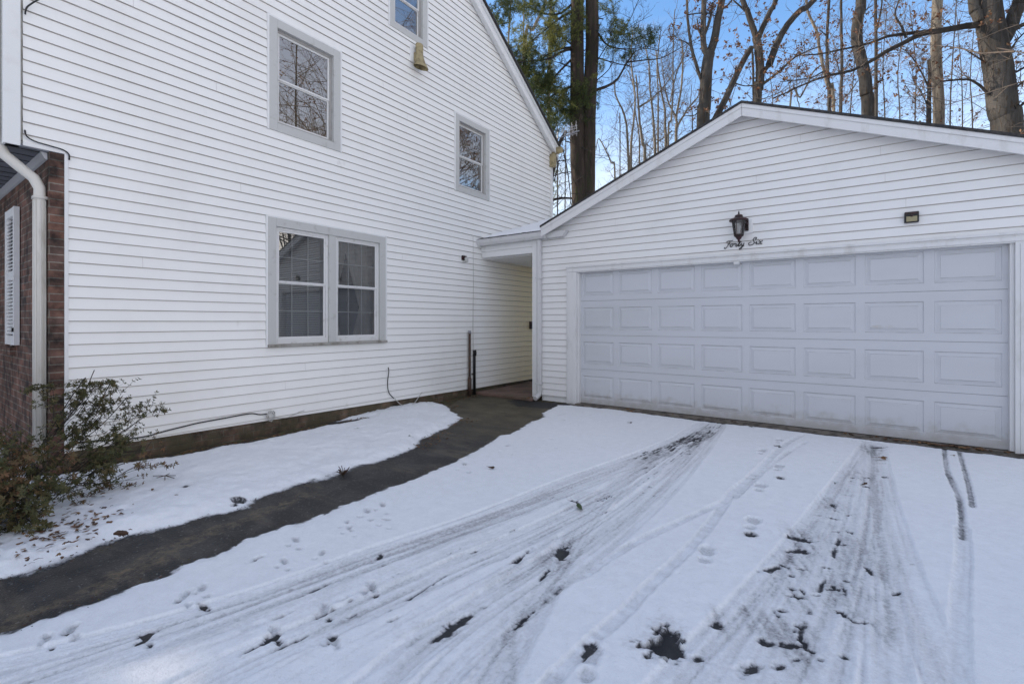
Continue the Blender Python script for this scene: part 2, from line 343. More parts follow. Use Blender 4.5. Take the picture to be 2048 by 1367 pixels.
# roof
t = MB()
ov = .16
for ya, yb in ((Y0-.32, YR), (Y1+.16, YR)):
    za, zb = roofz(Y0)-RS*(.32) if ya < YR else roofz(Y1)-RS*.16, roofz(YR)
    p = [(XH+ov+.03, ya, za+.06), (XH+ov+.03, yb, zb+.06), (-17.7, yb, zb+.06), (-17.7, ya, za+.06)]
    t.prism(p, (0, 0, .045))
t.build('roof', M['shingle'], house)
t = MB()
for sgn, ya in ((1, Y0-.30), (-1, Y1+.14)):
    za = roofz(Y0)-RS*.30 if sgn == 1 else roofz(Y1)-RS*.14
    zb = roofz(YR)
    # rake board with a soffit strip and an upper crown strip
    t.prism([(XH+.10, ya, za-.135), (XH+.10, YR, zb-.135), (XH+.10, YR, zb+.055), (XH+.10, ya, za+.055)], (.025, 0, 0))
    t.prism([(XH+.126, ya, za+.005), (XH+.126, YR, zb+.005), (XH+.126, YR, zb+.058), (XH+.126, ya, za+.058)], (.03, 0, 0))
    t.prism([(XH+.018, ya, za-.10), (XH+.099, ya, za-.10), (XH+.099, YR, zb-.10), (XH+.018, YR, zb-.10)], (0, 0, .02))
t.build('rake_board', M['trim'], house)
# brick corner and front wall, with the narrow window in it
t = MB()
YB = .943
t.face([(XH+.004, YB, 0), (XH+.004, 1.041, 0), (XH+.004, 1.041, 2.73), (XH+.004, YB, 2.73)], 1)
wx0, wx1, wz0, wz1 = -7.42, -7.145, 1.04, 2.45
for a, b, c, d in ((XH+.004, wx1, 0, 2.73), (wx1, wx0, 0, wz0), (wx1, wx0, wz1, 2.73), (wx0, -17.4, 0, 2.73)):
    t.face([(a, YB, c), (a, YB, d), (b, YB, d), (b, YB, c)], 0)
t.box(-17.4, wx0-.01, YB+.01, YB+.14, 0, 2.70); t.box(wx1+.01, XH-.2, YB+.01, YB+.09, 0, 2.70)
for x in (wx0, wx1): t.face([(x, YB, wz0), (x, YB+.09, wz0), (x, YB+.09, wz1), (x, YB, wz1)], 1)
t.build('brick_wall', [M['brickx'], M['bricky']], house)
t = MB(); t.box(wx0-.03, wx1+.26, YB-.045, YB+.05, wz0-.075, wz0-.002); t.build('brick_sill', M['bricky'], house, bevel=.004)
fw = MB(); fw.box(wx0, wx0+.05, YB+.03, YB+.08, wz0, wz1); fw.box(wx1-.05, wx1, YB+.03, YB+.08, wz0, wz1); fw.box(wx0, wx1, YB+.032, YB+.078, wz0, wz0+.05)
fw.box(wx0, wx1, YB+.032, YB+.078, wz1-.05, wz1); fw.box(wx0, wx1, YB+.034, YB+.076, 1.72, 1.76)
fw = fw.build('front_window', M['trim'], house); g = MB(); g.box(wx0+.05, wx1-.05, YB+.05, YB+.056, wz0+.05, wz1-.05); g.build('pane', M['glasslow'], fw)
g = MB(); g.box(wx0, wx1, YB+.085, YB+.09, wz0, wz1); g.build('curtain', M['dark'], fw)
s = MB(); sx0, sx1 = -7.135, -6.655
for a, b in ((sx0, sx0+.06), (sx1-.06, sx1)): s.box(a, b, YB-.048, YB-.008, 1.07, 2.43)
for c, d in ((1.07, 1.16), (1.72, 1.79), (2.35, 2.43)): s.box(sx0+.06, sx1-.06, YB-.046, YB-.010, c, d)
z = 1.18
while z < 2.33:
    if not 1.70 < z < 1.79: s.prism([(sx0+.06, YB-.044, z), (sx0+.06, YB-.040, z-.004), (sx0+.06, YB-.014, z+.024), (sx0+.06, YB-.018, z+.028)], (sx1-sx0-.12, 0, 0))
    z += .036
sh = s.build('shutter', M['trim'], house); k = MB(); k.box(sx1-.02, sx1-.0, YB-.062, YB-.049, 1.20, 1.24); k.build('shutter_hook', M['black'], sh)
# soffit under the overhang
t = MB(); t.box(-17.4, XH+.012, Y0+.004, YB, 2.725, 2.745)
for i in range(60):
    x = XH-.06-i*.2; t.box(x, x+.012, Y0+.006, YB-.03, 2.7215, 2.7248, 1)
t.build('soffit', [M['soffit'], M['black']], house)
t = MB(); t.prism([(XH-.02, YB-.045, 2.724), (XH-.02, YB-.003, 2.724), (XH-.02, YB-.003, 2.665), (XH-.02, YB-.02, 2.672)], (-11.8, 0, 0)); t.build('frieze_board', M['frieze'], house)
# front downspout with an offset bend
t = MB()
def ribbed(mb, pts, r, m=0):
    mb.tube(pts, r, 10, m=m)
sp = [(-5.60, .655, 5.0), (-5.60, .655, 2.86), (-5.60, .66, 2.74), (-5.595, .70, 2.655), (-5.58, .80, 2.56), (-5.565, .865, 2.50), (-5.56, .90, 2.42), (-5.56, .90, 2.33), (-5.56, .90, .12)]
t.tube(sp, .040, 12)
for z in (2.34, 2.95): t.box(-5.605 if z < 2.5 else -5.645, -5.515 if z < 2.5 else -5.555, .855 if z < 2.5 else .61, .945 if z < 2.5 else .70, z-.012, z+.012)
for da in range(8):                                                     # flutes
    aa = da*math.pi/4; t.tube([(-5.56+.041*math.cos(aa), .90+.041*math.sin(aa), 2.32), (-5.56+.041*math.cos(aa), .90+.041*math.sin(aa), .13)], .005, 4)
    t.tube([(-5.60+.041*math.cos(aa), .655+.041*math.sin(aa), 5.0), (-5.60+.041*math.cos(aa), .655+.041*math.sin(aa), 2.9)], .005, 4)
t.build('downspout', M['spout'], house, smooth=True)
# foundation
t = MB(); t.mbox(mapH, 1.04, 6.3, -.1, .172, -.15, -.001); t.mbox(mapH, 6.3, Y1, -.1, .10, -.15, -.002); t.build('foundation', M['found'], house)

def window(name, box, rows, inner, style):
    u0, u1, v0, v1 = box
    f = MB(); cw = .098
    # casing: four boards
    f.mbox(mapH, u0, u0+cw, v0, v1, -.06, .020); f.mbox(mapH, u1-cw, u1, v0, v1, -.06, .020)
    f.mbox(mapH, u0+cw, u1-cw, v1-cw, v1, -.06, .0195); 
    if style == 'double': f.mbox(mapH, 3.565, 3.668, v0+.03, v1-cw, -.06, .012)
    else: f.mbox(mapH, u0+cw, u1-cw, v0, v0+.095, -.06, .0195)
    W = f.build('window', M['casing'], house, bevel=.003)
    if style == 'double':
        s = MB(); s.mbox(mapH, u0-.005, u1+.012, v0-.002, v0+.030, -.06, .050); s.build('window_sill', M['sill'], W, bevel=.003)
        units = [(u0+cw, 3.565), (3.668, u1-cw)]; vb, vt = v0+.03, v1-cw
    else:
        units = [(u0+cw, u1-cw)]; vb, vt = v0+.095, v1-cw
    for ui, (a, b) in enumerate(units):
        m1 = M['sash'] if style == 'double' else M['sashgrey']
        s = MB(); fr = .028 if style != 'double' else .030
        d0 = -.012 if style == 'double' else -.030
        s.mbox(mapH, a, a+fr, vb, vt, d0-.03, d0); s.mbox(mapH, b-fr, b, vb, vt, d0-.03, d0)
        s.mbox(mapH, a+fr, b-fr, vt-fr, vt, d0-.03, d0-.001); s.mbox(mapH, a+fr, b-fr, vb, vb+(.06 if style == 'double' else .035), d0-.03, d0-.001)
        s.build('storm_frame', m1, W, bevel=.002)
        a2, b2 = a+fr, b-fr; vb2 = vb+(.06 if style == 'double' else .035); vt2 = vt-fr; mid = inner
        for k, (c, d) in enumerate(((mid, vt2), (vb2, mid))):
            dd = d0-.008-(.012 if k else 0); sw = .024
            s = MB(); s.mbox(mapH, a2, a2+sw, c, d, dd-.02, dd); s.mbox(mapH, b2-sw, b2, c, d, dd-.02, dd)
            s.mbox(mapH, a2+sw, b2-sw, d-sw if k == 0 else d-.014, d, dd-.02, dd-.0005); s.mbox(mapH, a2+sw, b2-sw, c, c+(sw if k else .022), dd-.02, dd-.0005)
            S = s.build('sash', M['sash'], W, bevel=.0015)
            g = MB(); g.face([mapH(a2+sw-.002, c+.01, dd-.011), mapH(b2-sw+.002, c+.01, dd-.011), mapH(b2-sw+.002, d-.01, dd-.011), mapH(a2+sw-.002, d-.01, dd-.011)])
            g.build('pane', M['glass'] if style != 'double' else M['glasslow'], W)
            mm = MB(); gg = -.075
            cols = 3 if style != 'attic' else 2
            nr = 2
            for i in range(1, cols):
                u = a2+(b2-a2)*i/cols; mm.mbox(mapH, u-.007, u+.007, c, d, gg-.01, gg)
            for i in range(1, nr):
                v = c+(d-c)*i/nr; mm.mbox(mapH, a2, b2, v-.007, v+.007, gg-.0095, gg-.0005)
            mm.build('muntin', M['muntin'], W)
        # reveals and what hangs inside
        for q in ((a, a+.012), (b-.012, b)):
            s = MB(); s.mbox(mapH, *q, vb, vt, -.2, -.062); s.build('window_jamb', M['sash'], W)
        if style == 'double' and ui == 0:
            s = MB(); z = vb+.02
            while z < vt-.02:
                s.prism([mapH(a+.05, z, -.110), mapH(a+.05, z+.017, -.120), mapH(a+.05, z+.018, -.118), mapH(a+.05, z+.001, -.108)], Vector((0, b-a-.1, 0))); z += .0225
            s.build('blind', M['blind'], W)
        elif style == 'double':
            s = MB(); n = 14
            for side, (ca, cb) in enumerate(((a-.06, a+.30), (a+.22, b+.02))):
                for i in range(n):
                    def pt(i, v):
                        fz = i/n; pull = max(0, 1-abs(v-(vb+.45))/.9)
                        u = ca+(cb-ca)*fz
                        u += (-(fz)*.20*pull if side == 0 else (1-fz)*.26*pull)
                        return mapH(u, v, -.16+.014*math.sin(i*2.1))
                    vs = [vb+.02+(vt-vb-.04)*q/6 for q in range(7)]
                    for p, q in zip(vs, vs[1:]): s.face([pt(i, p), pt(i+1, p), pt(i+1, q), pt(i, q)])
            s.build('curtain', M['curtain'], W, smooth=True)
        elif style == 'attic': pass
        else:
            s = MB(); n = 16
            for i in range(n):
                f0, f1 = i/n, (i+1)/n
                s.face([mapH(a+(b-a)*f0, vb, -.17+.015*math.sin(i*1.7)), mapH(a+(b-a)*f1, vb, -.17+.015*math.sin((i+1)*1.7)), mapH(a+(b-a)*f1, vb+.34, -.17+.015*math.sin((i+1)*1.7)), mapH(a+(b-a)*f0, vb+.34, -.17+.015*math.sin(i*1.7))])
            s.build('curtain', M['curtain'], W, smooth=True)
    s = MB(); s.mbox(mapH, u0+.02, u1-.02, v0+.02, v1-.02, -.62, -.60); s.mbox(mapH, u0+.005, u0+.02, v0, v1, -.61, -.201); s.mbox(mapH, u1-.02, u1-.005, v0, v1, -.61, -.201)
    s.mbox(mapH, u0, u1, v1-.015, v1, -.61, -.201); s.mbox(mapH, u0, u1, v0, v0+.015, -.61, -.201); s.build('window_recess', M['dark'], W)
    return W
window('w', W1, 2, 4.165, 'single'); window('w', W2, 2, 4.165, 'single'); window('w', W3, 2, 1.765, 'double'); window('w', W4, 2, 6.16, 'attic')

# gutter end and thin downspout at the rear corner
t = MB(); t.prism([(XH-.02, Y1+.03, 5.02), (XH-.02, Y1+.15, 5.06), (XH-.02, Y1+.17, 5.17), (XH-.02, Y1+.03, 5.17)], (.24, 0, 0))
t.box(XH-.03, XH+.12, Y1-.06, Y1+.06, 4.74, 5.02)
t.build('rear_gutter', M['tan'], house, bevel=.004)
t = MB(); t.tube([(XH-.0, Y1+.045, 4.75), (XH-.0, Y1+.045, .2)], .032, 8); t.build('rear_downspout', M['trim'], house, smooth=True)

# ------------------------------------------------------------------ GARAGE
GX0, GX1, PX, PZ, GS = -4.20, 1.92, -1.14, 4.03, .405
garage = empty('garage', (PX, YG, 0), 'white sided garage with low front gable and wide panelled door', 'garage')
def gz(x): return PZ-GS*abs(x-PX)
DX0, DX1 = -3.52, 1.25
mb = MB()
siding(mb, mapG, GX0, GX1, .08, 4.1, [(DX0-.205, DX1+.205, -1, 2.178)], .30-3*PITCH)
mb.build('siding_wall', [M['gsiding'], M['seam']], garage,
         clip=[((PX, YG, PZ-.05), Vector((GS, 0, 1)).normalized()), ((PX, YG, PZ-.05), Vector((-GS, 0, 1)).normalized())])
t = MB()
t.box(GX0, DX0-.2, YG+.012, YG+.15, .0, gz(GX0)-.08); t.box(DX1+.2, GX1, YG+.012, YG+.15, 0, gz(GX1)-.08)
t.prism([(DX0-.2, YG+.012, 2.178), (DX1+.2, YG+.012, 2.178), (DX1+.2, YG+.012, gz(DX1+.2)-.1), (PX, YG+.012, PZ-.1), (DX0-.2, YG+.012, gz(DX0-.2)-.1)], (0, .12, 0))
t.box(GX0, GX0+.12, YG+.15, 13.2, 0, 2.72); t.box(GX1-.12, GX1, YG+.15, 13.2, 0, 2.72)
t.prism([(GX0, 13.05, 0), (GX1, 13.05, 0), (GX1, 13.05, 2.72), (PX, 13.05, 3.9), (GX0, 13.05, 2.72)], (0, .12, 0))
t.build('inner_wall', M['trim'], garage)
t = MB()
e = .33
for sg, xe in ((-1, -4.11), (1, GX1+.33)):
    t.prism([(xe, YG-.21, gz(xe)-.012), (PX, YG-.21, PZ-.012), (PX, YG-.21, PZ+.020), (xe, YG-.21, gz(xe)+.020)], (0, 6.8, 0))
t.build('roof', M['shingle'], garage)
rs = MB()
def snowstrip(x0, x1, y0, y1, zf, th, seed, mbo, dx=.12):
    rng = random.Random(seed); nx = max(2, int(abs(x1-x0)/dx)); ny = max(2, int(abs(y1-y0)/dx))
    P = {}
    for i in range(nx+1):
        for j in range(ny+1):
            x = x0+(x1-x0)*i/nx; y = y0+(y1-y0)*j/ny; edge = (i in (0, nx)) or (j in (0, ny))
            P[i, j] = (x+rng.uniform(-.02, .02), y+(rng.uniform(-.015, .03)), zf(x, y)+(0.0 if edge else th*rng.uniform(.6, 1.2)))
    for i in range(nx):
        for j in range(ny): mbo.face([P[i, j], P[i+1, j], P[i+1, j+1], P[i, j+1]])
snowstrip(PX+.35, GX1+.28, YG-.13, 13.2, lambda x, y: gz(x)+.022, .03, 3, rs); rs.build('roof_snow', mat('garage_roof_snow', (.86, .87, .88), .6), garage, smooth=True)
t = MB()
for sg, xe in ((-1, -4.10), (1, GX1+.32)):
    # rake fascia, with a thin drip strip above it
    t.prism([(xe, YG-.19, gz(xe)-.16), (PX, YG-.19, PZ-.16), (PX, YG-.19, PZ-.0135), (xe, YG-.19, gz(xe)-.0135)], (0, .022, 0))
    t.prism([(xe, YG-.167, gz(xe)-.085), (PX, YG-.167, PZ-.085), (PX, YG-.167, PZ-.060), (xe, YG-.167, gz(xe)-.060)], (0, .15, 0))
    t.prism([(xe, YG-.200, gz(xe)-.058), (PX, YG-.200, PZ-.058), (PX, YG-.200, PZ-.014), (xe, YG-.200, gz(xe)-.014)], (0, .0085, 0))
t.build('rake_board', M['gtrim'], garage, bevel=.002)
t = MB()                                                               # trim round the door
t.box(DX0-.195, DX0-.02, YG-.035, YG+.04, .0, 2.172); t.box(DX0-.165, DX0-.055, YG-.042, YG-.0345, .02, 2.06)
t.box(DX1+.02, DX1+.195, YG-.035, YG+.04, .0, 2.172); t.box(DX1+.055, DX1+.165, YG-.042, YG-.0345, .02, 2.06)
t.box(DX0-.02, DX1+.02, YG-.033, YG+.04, 2.07, 2.172); t.box(DX0-.165, DX1+.165, YG-.044, YG-.0355, 2.085, 2.125)
t.box(DX0-.2, DX1+.2, YG-.05, YG-.0355, 2.150, 2.176)
t.box(DX0-.02, DX0+.012, YG-.002, YG+.06, .02, 2.07); t.box(DX1-.012, DX1+.02, YG-.002, YG+.06, .02, 2.07)
t.build('door_trim', M['gtrim'], garage, bevel=.003)
door = empty('garage_door', (0, 0, 0), parent=garage)
SH = .533; Z0 = .027; YD = YG+.055
for s in range(4):
    d = MB(); za = Z0+s*SH; zb = za+SH-.004
    cols = np.linspace(DX0+.012, DX1-.012, 9); top = za+.375+.05; bot = za+.085
    us = [DX0]
    for c in range(8):
        ca, cb = cols[c], cols[c+1]; pa, pb = ca+.042, cb-.042
        prev = us[-1]
        d.face([(prev, YD, za), (pa, YD, za), (pa, YD, zb), (prev, YD, zb)])
        d.face([(pa, YD, za), (pb, YD, za), (pb, YD, bot), (pa, YD, bot)]); d.face([(pa, YD, top), (pb, YD, top), (pb, YD, zb), (pa, YD, zb)])
        rings = [(0, 0), (.006, .009), (.018, .009), (.046, .001), (.050, -.003), (.058, -.003)]
        R0 = None
        for (i, dep) in rings:
            rg = [(pa+i, YD+dep, bot+i), (pb-i, YD+dep, bot+i), (pb-i, YD+dep, top-i), (pa+i, YD+dep, top-i)]
            if R0:
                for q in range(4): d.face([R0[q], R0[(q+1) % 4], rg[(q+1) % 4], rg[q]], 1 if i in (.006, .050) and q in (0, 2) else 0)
            R0 = rg
        d.face(R0); us.append(pb)
    d.face([(us[-1], YD, za), (DX1, YD, za), (DX1, YD, zb), (us[-1], YD, zb)])
    d.face([(DX0, YD, zb), (DX1, YD, zb), (DX1, YD+.03, zb), (DX0, YD+.03, zb)]); d.face([(DX0, YD, za), (DX0, YD+.03, za), (DX1, YD+.03, za), (DX1, YD, za)])
    d.build('door_section', [M['door'], M['doorgrime']], door)
d = MB(); d.box(DX0, DX1, YD+.012, YD+.04, .01, 2.16); d.build('door_backing', M['sill'], door)
d = MB(); d.box(DX0, DX1, YD-.004, YD+.012, .004, .026); d.build('door_seal', M['black'], door)
t = MB(); t.prism([(DX0-.03, YG-.12, -.02), (DX0-.03, YG+.10, -.02), (DX0-.03, YG+.10, .022), (DX0-.03, YG-.04, .018), (DX0-.03, YG-.12, .002)], (DX1-DX0+.9, 0, 0)); t.build('door_threshold', M['thresh'], garage)
t = MB(); t.box(-.04+PX*0-1.22, -1.19, YG-.047, YG-.0365, 2.035, 2.075); t.build('door_latch', M['gutter'], garage)

# ------------------------------------------------------------------ BREEZEWAY
bz = empty('breezeway', (-4.85, YG, 0), 'narrow covered passage between house wall and garage, with gutter and white header', 'breezeway')
def bzr(y): return 2.775+.318*(y-6.52)
t = MB(); p = [(-5.485, 6.52), (-4.12, 6.52), (-4.12, 6.95), (-2.4, 9.05), (-5.485, 9.05)]
t.prism([(x, y, bzr(y)-.03) for x, y in p], (0, 0, .03)); t.build('roof', M['shingle'], bz)
t = MB(); q = [(-5.44, -4.20), (-4.20, 9.0)]
snowstrip(-5.478, -4.16, 6.62, 9.0, lambda x, y: bzr(y)+.003, .035, 8, t, .1); t.build('roof_snow', mat('roof_snow', (.86, .87, .88), .6), bz, smooth=True)
t = MB(); t.box(-5.486, -4.27, YG-.0, YG+.10, 2.455, 2.56); t.box(-5.486, -4.27, YG-.02, YG+.08, 2.5605, 2.70); t.build('header', M['trim'], bz, bevel=.003)
t = MB(); gy = 6.50
prof = [(gy+.10, 2.655), (gy+.03, 2.655), (gy+.0, 2.70), (gy-.01, 2.745), (gy-.02, 2.76), (gy+.10, 2.76)]
t.prism([(-5.56, y, z) for y, z in prof], (1.50, 0, 0))
gut = t.build('gutter', M['gutter'], bz, bevel=.003)
t = MB(); t.prism([(-4.055, 6.46, 2.77), (-4.055, 6.62, 2.77), (-4.055, 6.62, 2.645), (-4.055, 6.50, 2.645)], (.012, 0, 0))
t.prism([(-4.04, YG-.115, 2.745), (-3.68, YG-.115, 2.745), (-3.76, YG-.115, 2.655), (-4.04, YG-.115, 2.655)], (0, .095, 0)); t.build('gutter_end', M['gutter'], gut, bevel=.002)
t = MB(); t.box(-4.37, -4.272, YG-.03, YG+.14, .02, 2.66); t.build('post', M['trim'], bz, bevel=.004)
t = MB()
def rect_spout(mb, pts, a, b):
    ring = []
    for (x, y, z) in pts: ring.append([(x-a, y-b, z), (x+a, y-b, z), (x+a, y+b, z), (x-a, y+b, z)])
    for p, q in zip(ring, ring[1:]):
        for k in range(4): mb.face([p[k], p[(k+1) % 4], q[(k+1) % 4], q[k]])
t.tube([(-4.225, YG-.045, 2.65), (-4.225, YG-.045, .15), (-4.225, YG-.06, .09), (-4.23, YG-.16, .045)], .042, 8)
for da in range(8):
    aa = da*math.pi/4; t.tube([(-4.225+.042*math.cos(aa), YG-.045+.042*math.sin(aa), 2.64), (-4.225+.042*math.cos(aa), YG-.045+.042*math.sin(aa), .16)], .005, 4)
for z in (2.02, .28): t.box(-4.275, -4.175, YG-.095, YG-.0, z-.012, z+.012)
t.build('downspout', M['gutter'], bz)
t = MB(); t.box(-5.485, -4.27, 6.45, 9.4, .0, .05); t.build('floor_slab', M['slab'], bz, bevel=.01)
t = MB(); t.box(-5.485, -4.15, YG+.1, 9.0, 2.44, 2.452); t.build('ceiling', M['trim'], bz)

# ------------------------------------------------------------------ things on the walls
# lantern
L = Vector((-1.18, YG-.15, 2.30))
lan = empty('wall_lantern', (L.x, YG, L.z), 'dark bronze lantern with clear glass on garage gable above the wide door', 'wall light')
t = MB(); t.box(-1.20, -1.045, YG-.035, YG-.001, 2.42, 2.60); t.build('mounting_block', M['trim'], lan, bevel=.006)
t = MB(); t.box(-1.125, -1.085, YG-.055, YG-.0355, 2.45, 2.59); t.tube([(-1.09, YG-.05, 2.52), (-1.12, YG-.12, 2.57), (L.x, L.y, 2.585)], .012, 6); t.build('bracket', M['bronze'], lan, bevel=.003)
t = MB(); t.lathe(L, [(0, .265), (.105, .262), (.112, .268), (.112, .282), (.085, .298), (.055, .310), (.046, .325), (.046, .337), (.028, .345), (.012, .350), (.009, .37), (.004, .39), (0, .395)], 20); t.build('lantern_roof', M['bronze'], lan, smooth=False)
t = MB(); t.lathe(L, [(.052, .092), (.078, .265)], 20); t.build('glass_shade', M['lampglass'], lan, smooth=True)
t = MB()
for k in range(6):
    a = k*math.pi/3+.3; t.tube([(L.x+.053*math.cos(a), L.y+.053*math.sin(a), L.z+.09), (L.x+.079*math.cos(a), L.y+.079*math.sin(a), L.z+.266)], .0045, 4)
t.lathe(L, [(.056, .085), (.058, .095), (.05, .098)], 20); t.lathe(L, [(0, .0), (.012, .004), (.014, .03), (.03, .045), (.036, .06), (.056, .078), (.058, .086), (0, .088)], 20)
t.build('cage', M['bronze'], lan)
t = MB(); t.lathe(L, [(0, .10), (.014, .102), (.014, .15), (.026, .175), (.028, .2), (.015, .225), (0, .23)], 12); t.build('bulb', M['bulb'], lan, smooth=True)
# lettering: cursive house number in words
sg = empty('house_number_sign', (-1.16, YG-.02, 2.29), 'black cursive metal lettering reading Forty Six below the lantern', 'house number')
Lt = {
 'F': [[(.05,.62),(.12,.74),(.3,.78),(.62,.74),(.72,.82)],[(.42,.76),(.36,.4),(.26,.08),(.12,-.12),(-.02,-.06),(.04,.06)],[(.22,.40),(.40,.42),(.54,.40)]],
 'o': [[(.28,.42),(.12,.36),(.06,.16),(.16,.02),(.30,.08),(.36,.26),(.28,.42),(.40,.36),(.50,.38)]],
 'r': [[(.0,.30),(.10,.40),(.14,.44),(.18,.34),(.30,.38),(.26,.2),(.28,.04),(.38,.03),(.46,.14)]],
 't': [[(.0,.14),(.14,.40),(.24,.74),(.16,.34),(.14,.06),(.22,.02),(.34,.14)],[(.04,.50),(.36,.54)]],
 'y': [[(.0,.14),(.10,.40),(.08,.16),(.16,.04),(.28,.14),(.36,.42),(.30,.06),(.20,-.28),(.06,-.38),(.0,-.28),(.14,-.10),(.42,.10)]],
 'S': [[(.0,.04),(.16,-.02),(.40,.06),(.50,.26),(.34,.44),(.24,.60),(.34,.80),(.52,.84),(.58,.72),(.48,.58)],[(.0,.04),(-.12,.18),(.0,.34),(.16,.32)]],
 'i': [[(.0,.14),(.12,.40),(.10,.14),(.18,.02),(.30,.10)],[(.16,.56),(.18,.60)]],
 'x': [[(.0,.32),(.10,.42),(.18,.3),(.24,.06),(.36,.04),(.42,.12)],[(.40,.42),(.24,.26),(.06,.02)]],
}
def word(txt, x, z, s):
    for ch, adv in txt:
        t = MB()
        for st in Lt[ch]:
            pts = []
            for (a, b), (c, d) in zip(st, st[1:]):
                for q in range(3): pts.append((a+(c-a)*q/3, b+(d-b)*q/3))
            pts.append(st[-1])
            sm = [pts[0]]+[((pts[i-1][0]+pts[i][0]*2+pts[i+1][0])/4, (pts[i-1][1]+pts[i][1]*2+pts[i+1][1])/4) for i in range(1, len(pts)-1)]+[pts[-1]]
            t.tube([(x+(a+b*.28)*s, YG-.022, z+b*s) for a, b in sm], .0048, 6)
        t.build('letter', M['black'], sg, smooth=True); x += adv*s
word([('F', .52), ('o', .44), ('r', .42), ('t', .34), ('y', .4)], -1.375, 2.262, .108)
word([('S', .60), ('i', .28), ('x', .4)], -1.085, 2.268, .112)
# solar flood light
fl = empty('flood_light', (.49, YG, 2.41), 'small square black motion light on the garage siding right of the lantern', 'wall light')
t = MB(); t.box(.435, .555, YG-.05, YG-.008, 2.36, 2.475); t.build('housing', M['black'], fl, bevel=.006)
t = MB(); t.box(.45, .54, YG-.057, YG-.0505, 2.37, 2.425); t.build('lens', M['lens'], fl, bevel=.002)
t = MB(); t.lathe((.495, YG-.055, 2.43), [(0, -.012), (.014, -.008), (.014, .006), (0, .01)], 10); t.box(.44, .55, YG-.054, YG-.0505, 2.45, 2.47); t.build('sensor', M['bronze'], fl)
# small light on the house wall
hl = empty('corner_light', (XH, 6.14, 2.37), 'small dark wall light on white house siding left of the passage', 'wall light')
t = MB(); t.box(XH+.012, XH+.05, 6.10, 6.16, 2.36, 2.44); t.box(XH+.05, XH+.09, 6.115, 6.155, 2.40, 2.43); t.build('bracket', M['bronze'], hl, bevel=.004)
t = MB(); t.lathe((XH+.085, 6.15, 2.32), [(0, 0), (.03, .004), (.034, .07), (.03, .09), (0, .092)], 12); t.build('lamp_head', M['casing'], hl, smooth=True)
# bell-shaped hood
bell = empty('bell_shaped_fixture', (XH, 5.05, 5.2), 'weathered tan flared metal fixture on the siding under the attic window', 'fixture')
t = MB(); t.box(XH+.004, XH+.022, 4.93, 5.09, 5.27, 5.52); t.build('backing_plate', M['trim'], bell, bevel=.002)
t = MB()
pr = [(.062, .35, .0), (.066, .30, .0), (.060, .22, .0), (.066, .15, .01), (.088, .08, .02), (.12, .0, .035), (.125, -.012, .035)]
ring = []
for r, z, o_ in pr:
    ring.append([(XH+.085+o_+r*math.cos(a)*.8, 5.06+r*math.sin(a), 5.20+z+(-.02*math.cos(a) if z < .1 else 0)) for a in [k*math.pi/9 for k in range(18)]])
for p, q in zip(ring, ring[1:]):
    for k in range(18): t.face([p[k], p[(k+1) % 18], q[(k+1) % 18], q[k]])
t.face(ring[0][::-1]); t.box(XH+.02, XH+.06, 5.00, 5.04, 5.30, 5.42)
t.build('hood', M['tan'], bell, smooth=True)
# pipes
p1 = empty('vent_pipe', (XH+.06, 6.26, 0), 'tall dark rusty vent pipe standing against the house wall by the passage', 'pipe', 'dark pipes beside the passage')
t = MB(); t.tube([(XH+.06, 6.26, .0), (XH+.06, 6.26, 1.09)], .022, 10); t.tube([(XH+.06, 6.26, .05), (XH+.06, 6.26, .30)], .034, 10); t.tube([(XH+.06, 6.26, .28), (XH+.06, 6.26, .35)], [.034, .022], 10); t.build('pipe', M['copper'], p1, smooth=True)
t = MB(); t.tube([(XH+.06, 6.26, 1.09), (XH+.06, 6.26, 1.145)], .026, 10); t.build('cap', M['alum'], p1, smooth=True)
p2 = empty('conduit_pipe', (XH+.05, 6.40, 0), 'short black conduit with elbow top, right of the taller pipe', 'pipe', 'dark pipes beside the passage')
t = MB(); t.tube([(XH+.05, 6.40, .02), (XH+.05, 6.40, .72), (XH+.05, 6.41, .765), (XH+.02, 6.42, .775)], .024, 10); t.tube([(XH+.05, 6.405, .70), (XH+.05, 6.412, .77), (XH+.07, 6.43, .775)], .032, 8); t.build('pipe', M['black'], p2, smooth=True)
t = MB(); t.box(XH+.004, XH+.03, 6.37, 6.43, .36, .38); t.build('strap', M['copper'], p2)
# meter box on the passage wall
t = MB(); t.box(XH+.012, XH+.05, 8.20, 8.34, 1.15, 1.30); t.box(XH+.0505, XH+.056, 8.22, 8.32, 1.17, 1.28, 1)
tag(t.build('junction_box', [M['bronze'], M['copper']], bevel=.004), 'small brown box on house siding deep inside the covered passage', 'electrical box')
# cables
def cable(name, pts, r, m, label, group='cables on the house wall', extra=()):
    t = MB(); t.tube(pts, r, 6)
    for q in extra: t.tube(q, r, 6)
    return tag(t.build(name, m, smooth=True), label, 'cable', group)
def wl(y, z, w=.022): return (XH+w, y, z)
def sm(pts, n=6):
    P = [Vector(p) for p in pts]; P = [P[0]]+P+[P[-1]]; o = []
    for i in range(1, len(P)-2):
        for q in range(n):
            t_ = q/n; a, b, c, d = P[i-1], P[i], P[i+1], P[i+2]
            o.append(.5*((2*b)+(c-a)*t_+(2*a-5*b+4*c-d)*t_*t_+(3*b-a-3*c+d)*t_**3))
    return o+[P[-2]]
cable('black_cable', sm([wl(4.51, .64), wl(4.515, .58, .03), wl(4.50, .42), wl(4.52, .28), wl(4.60, .19), wl(4.62, .175, .01)]), .006, M['cable'], 'short black cable dropping down the siding right of the double window')
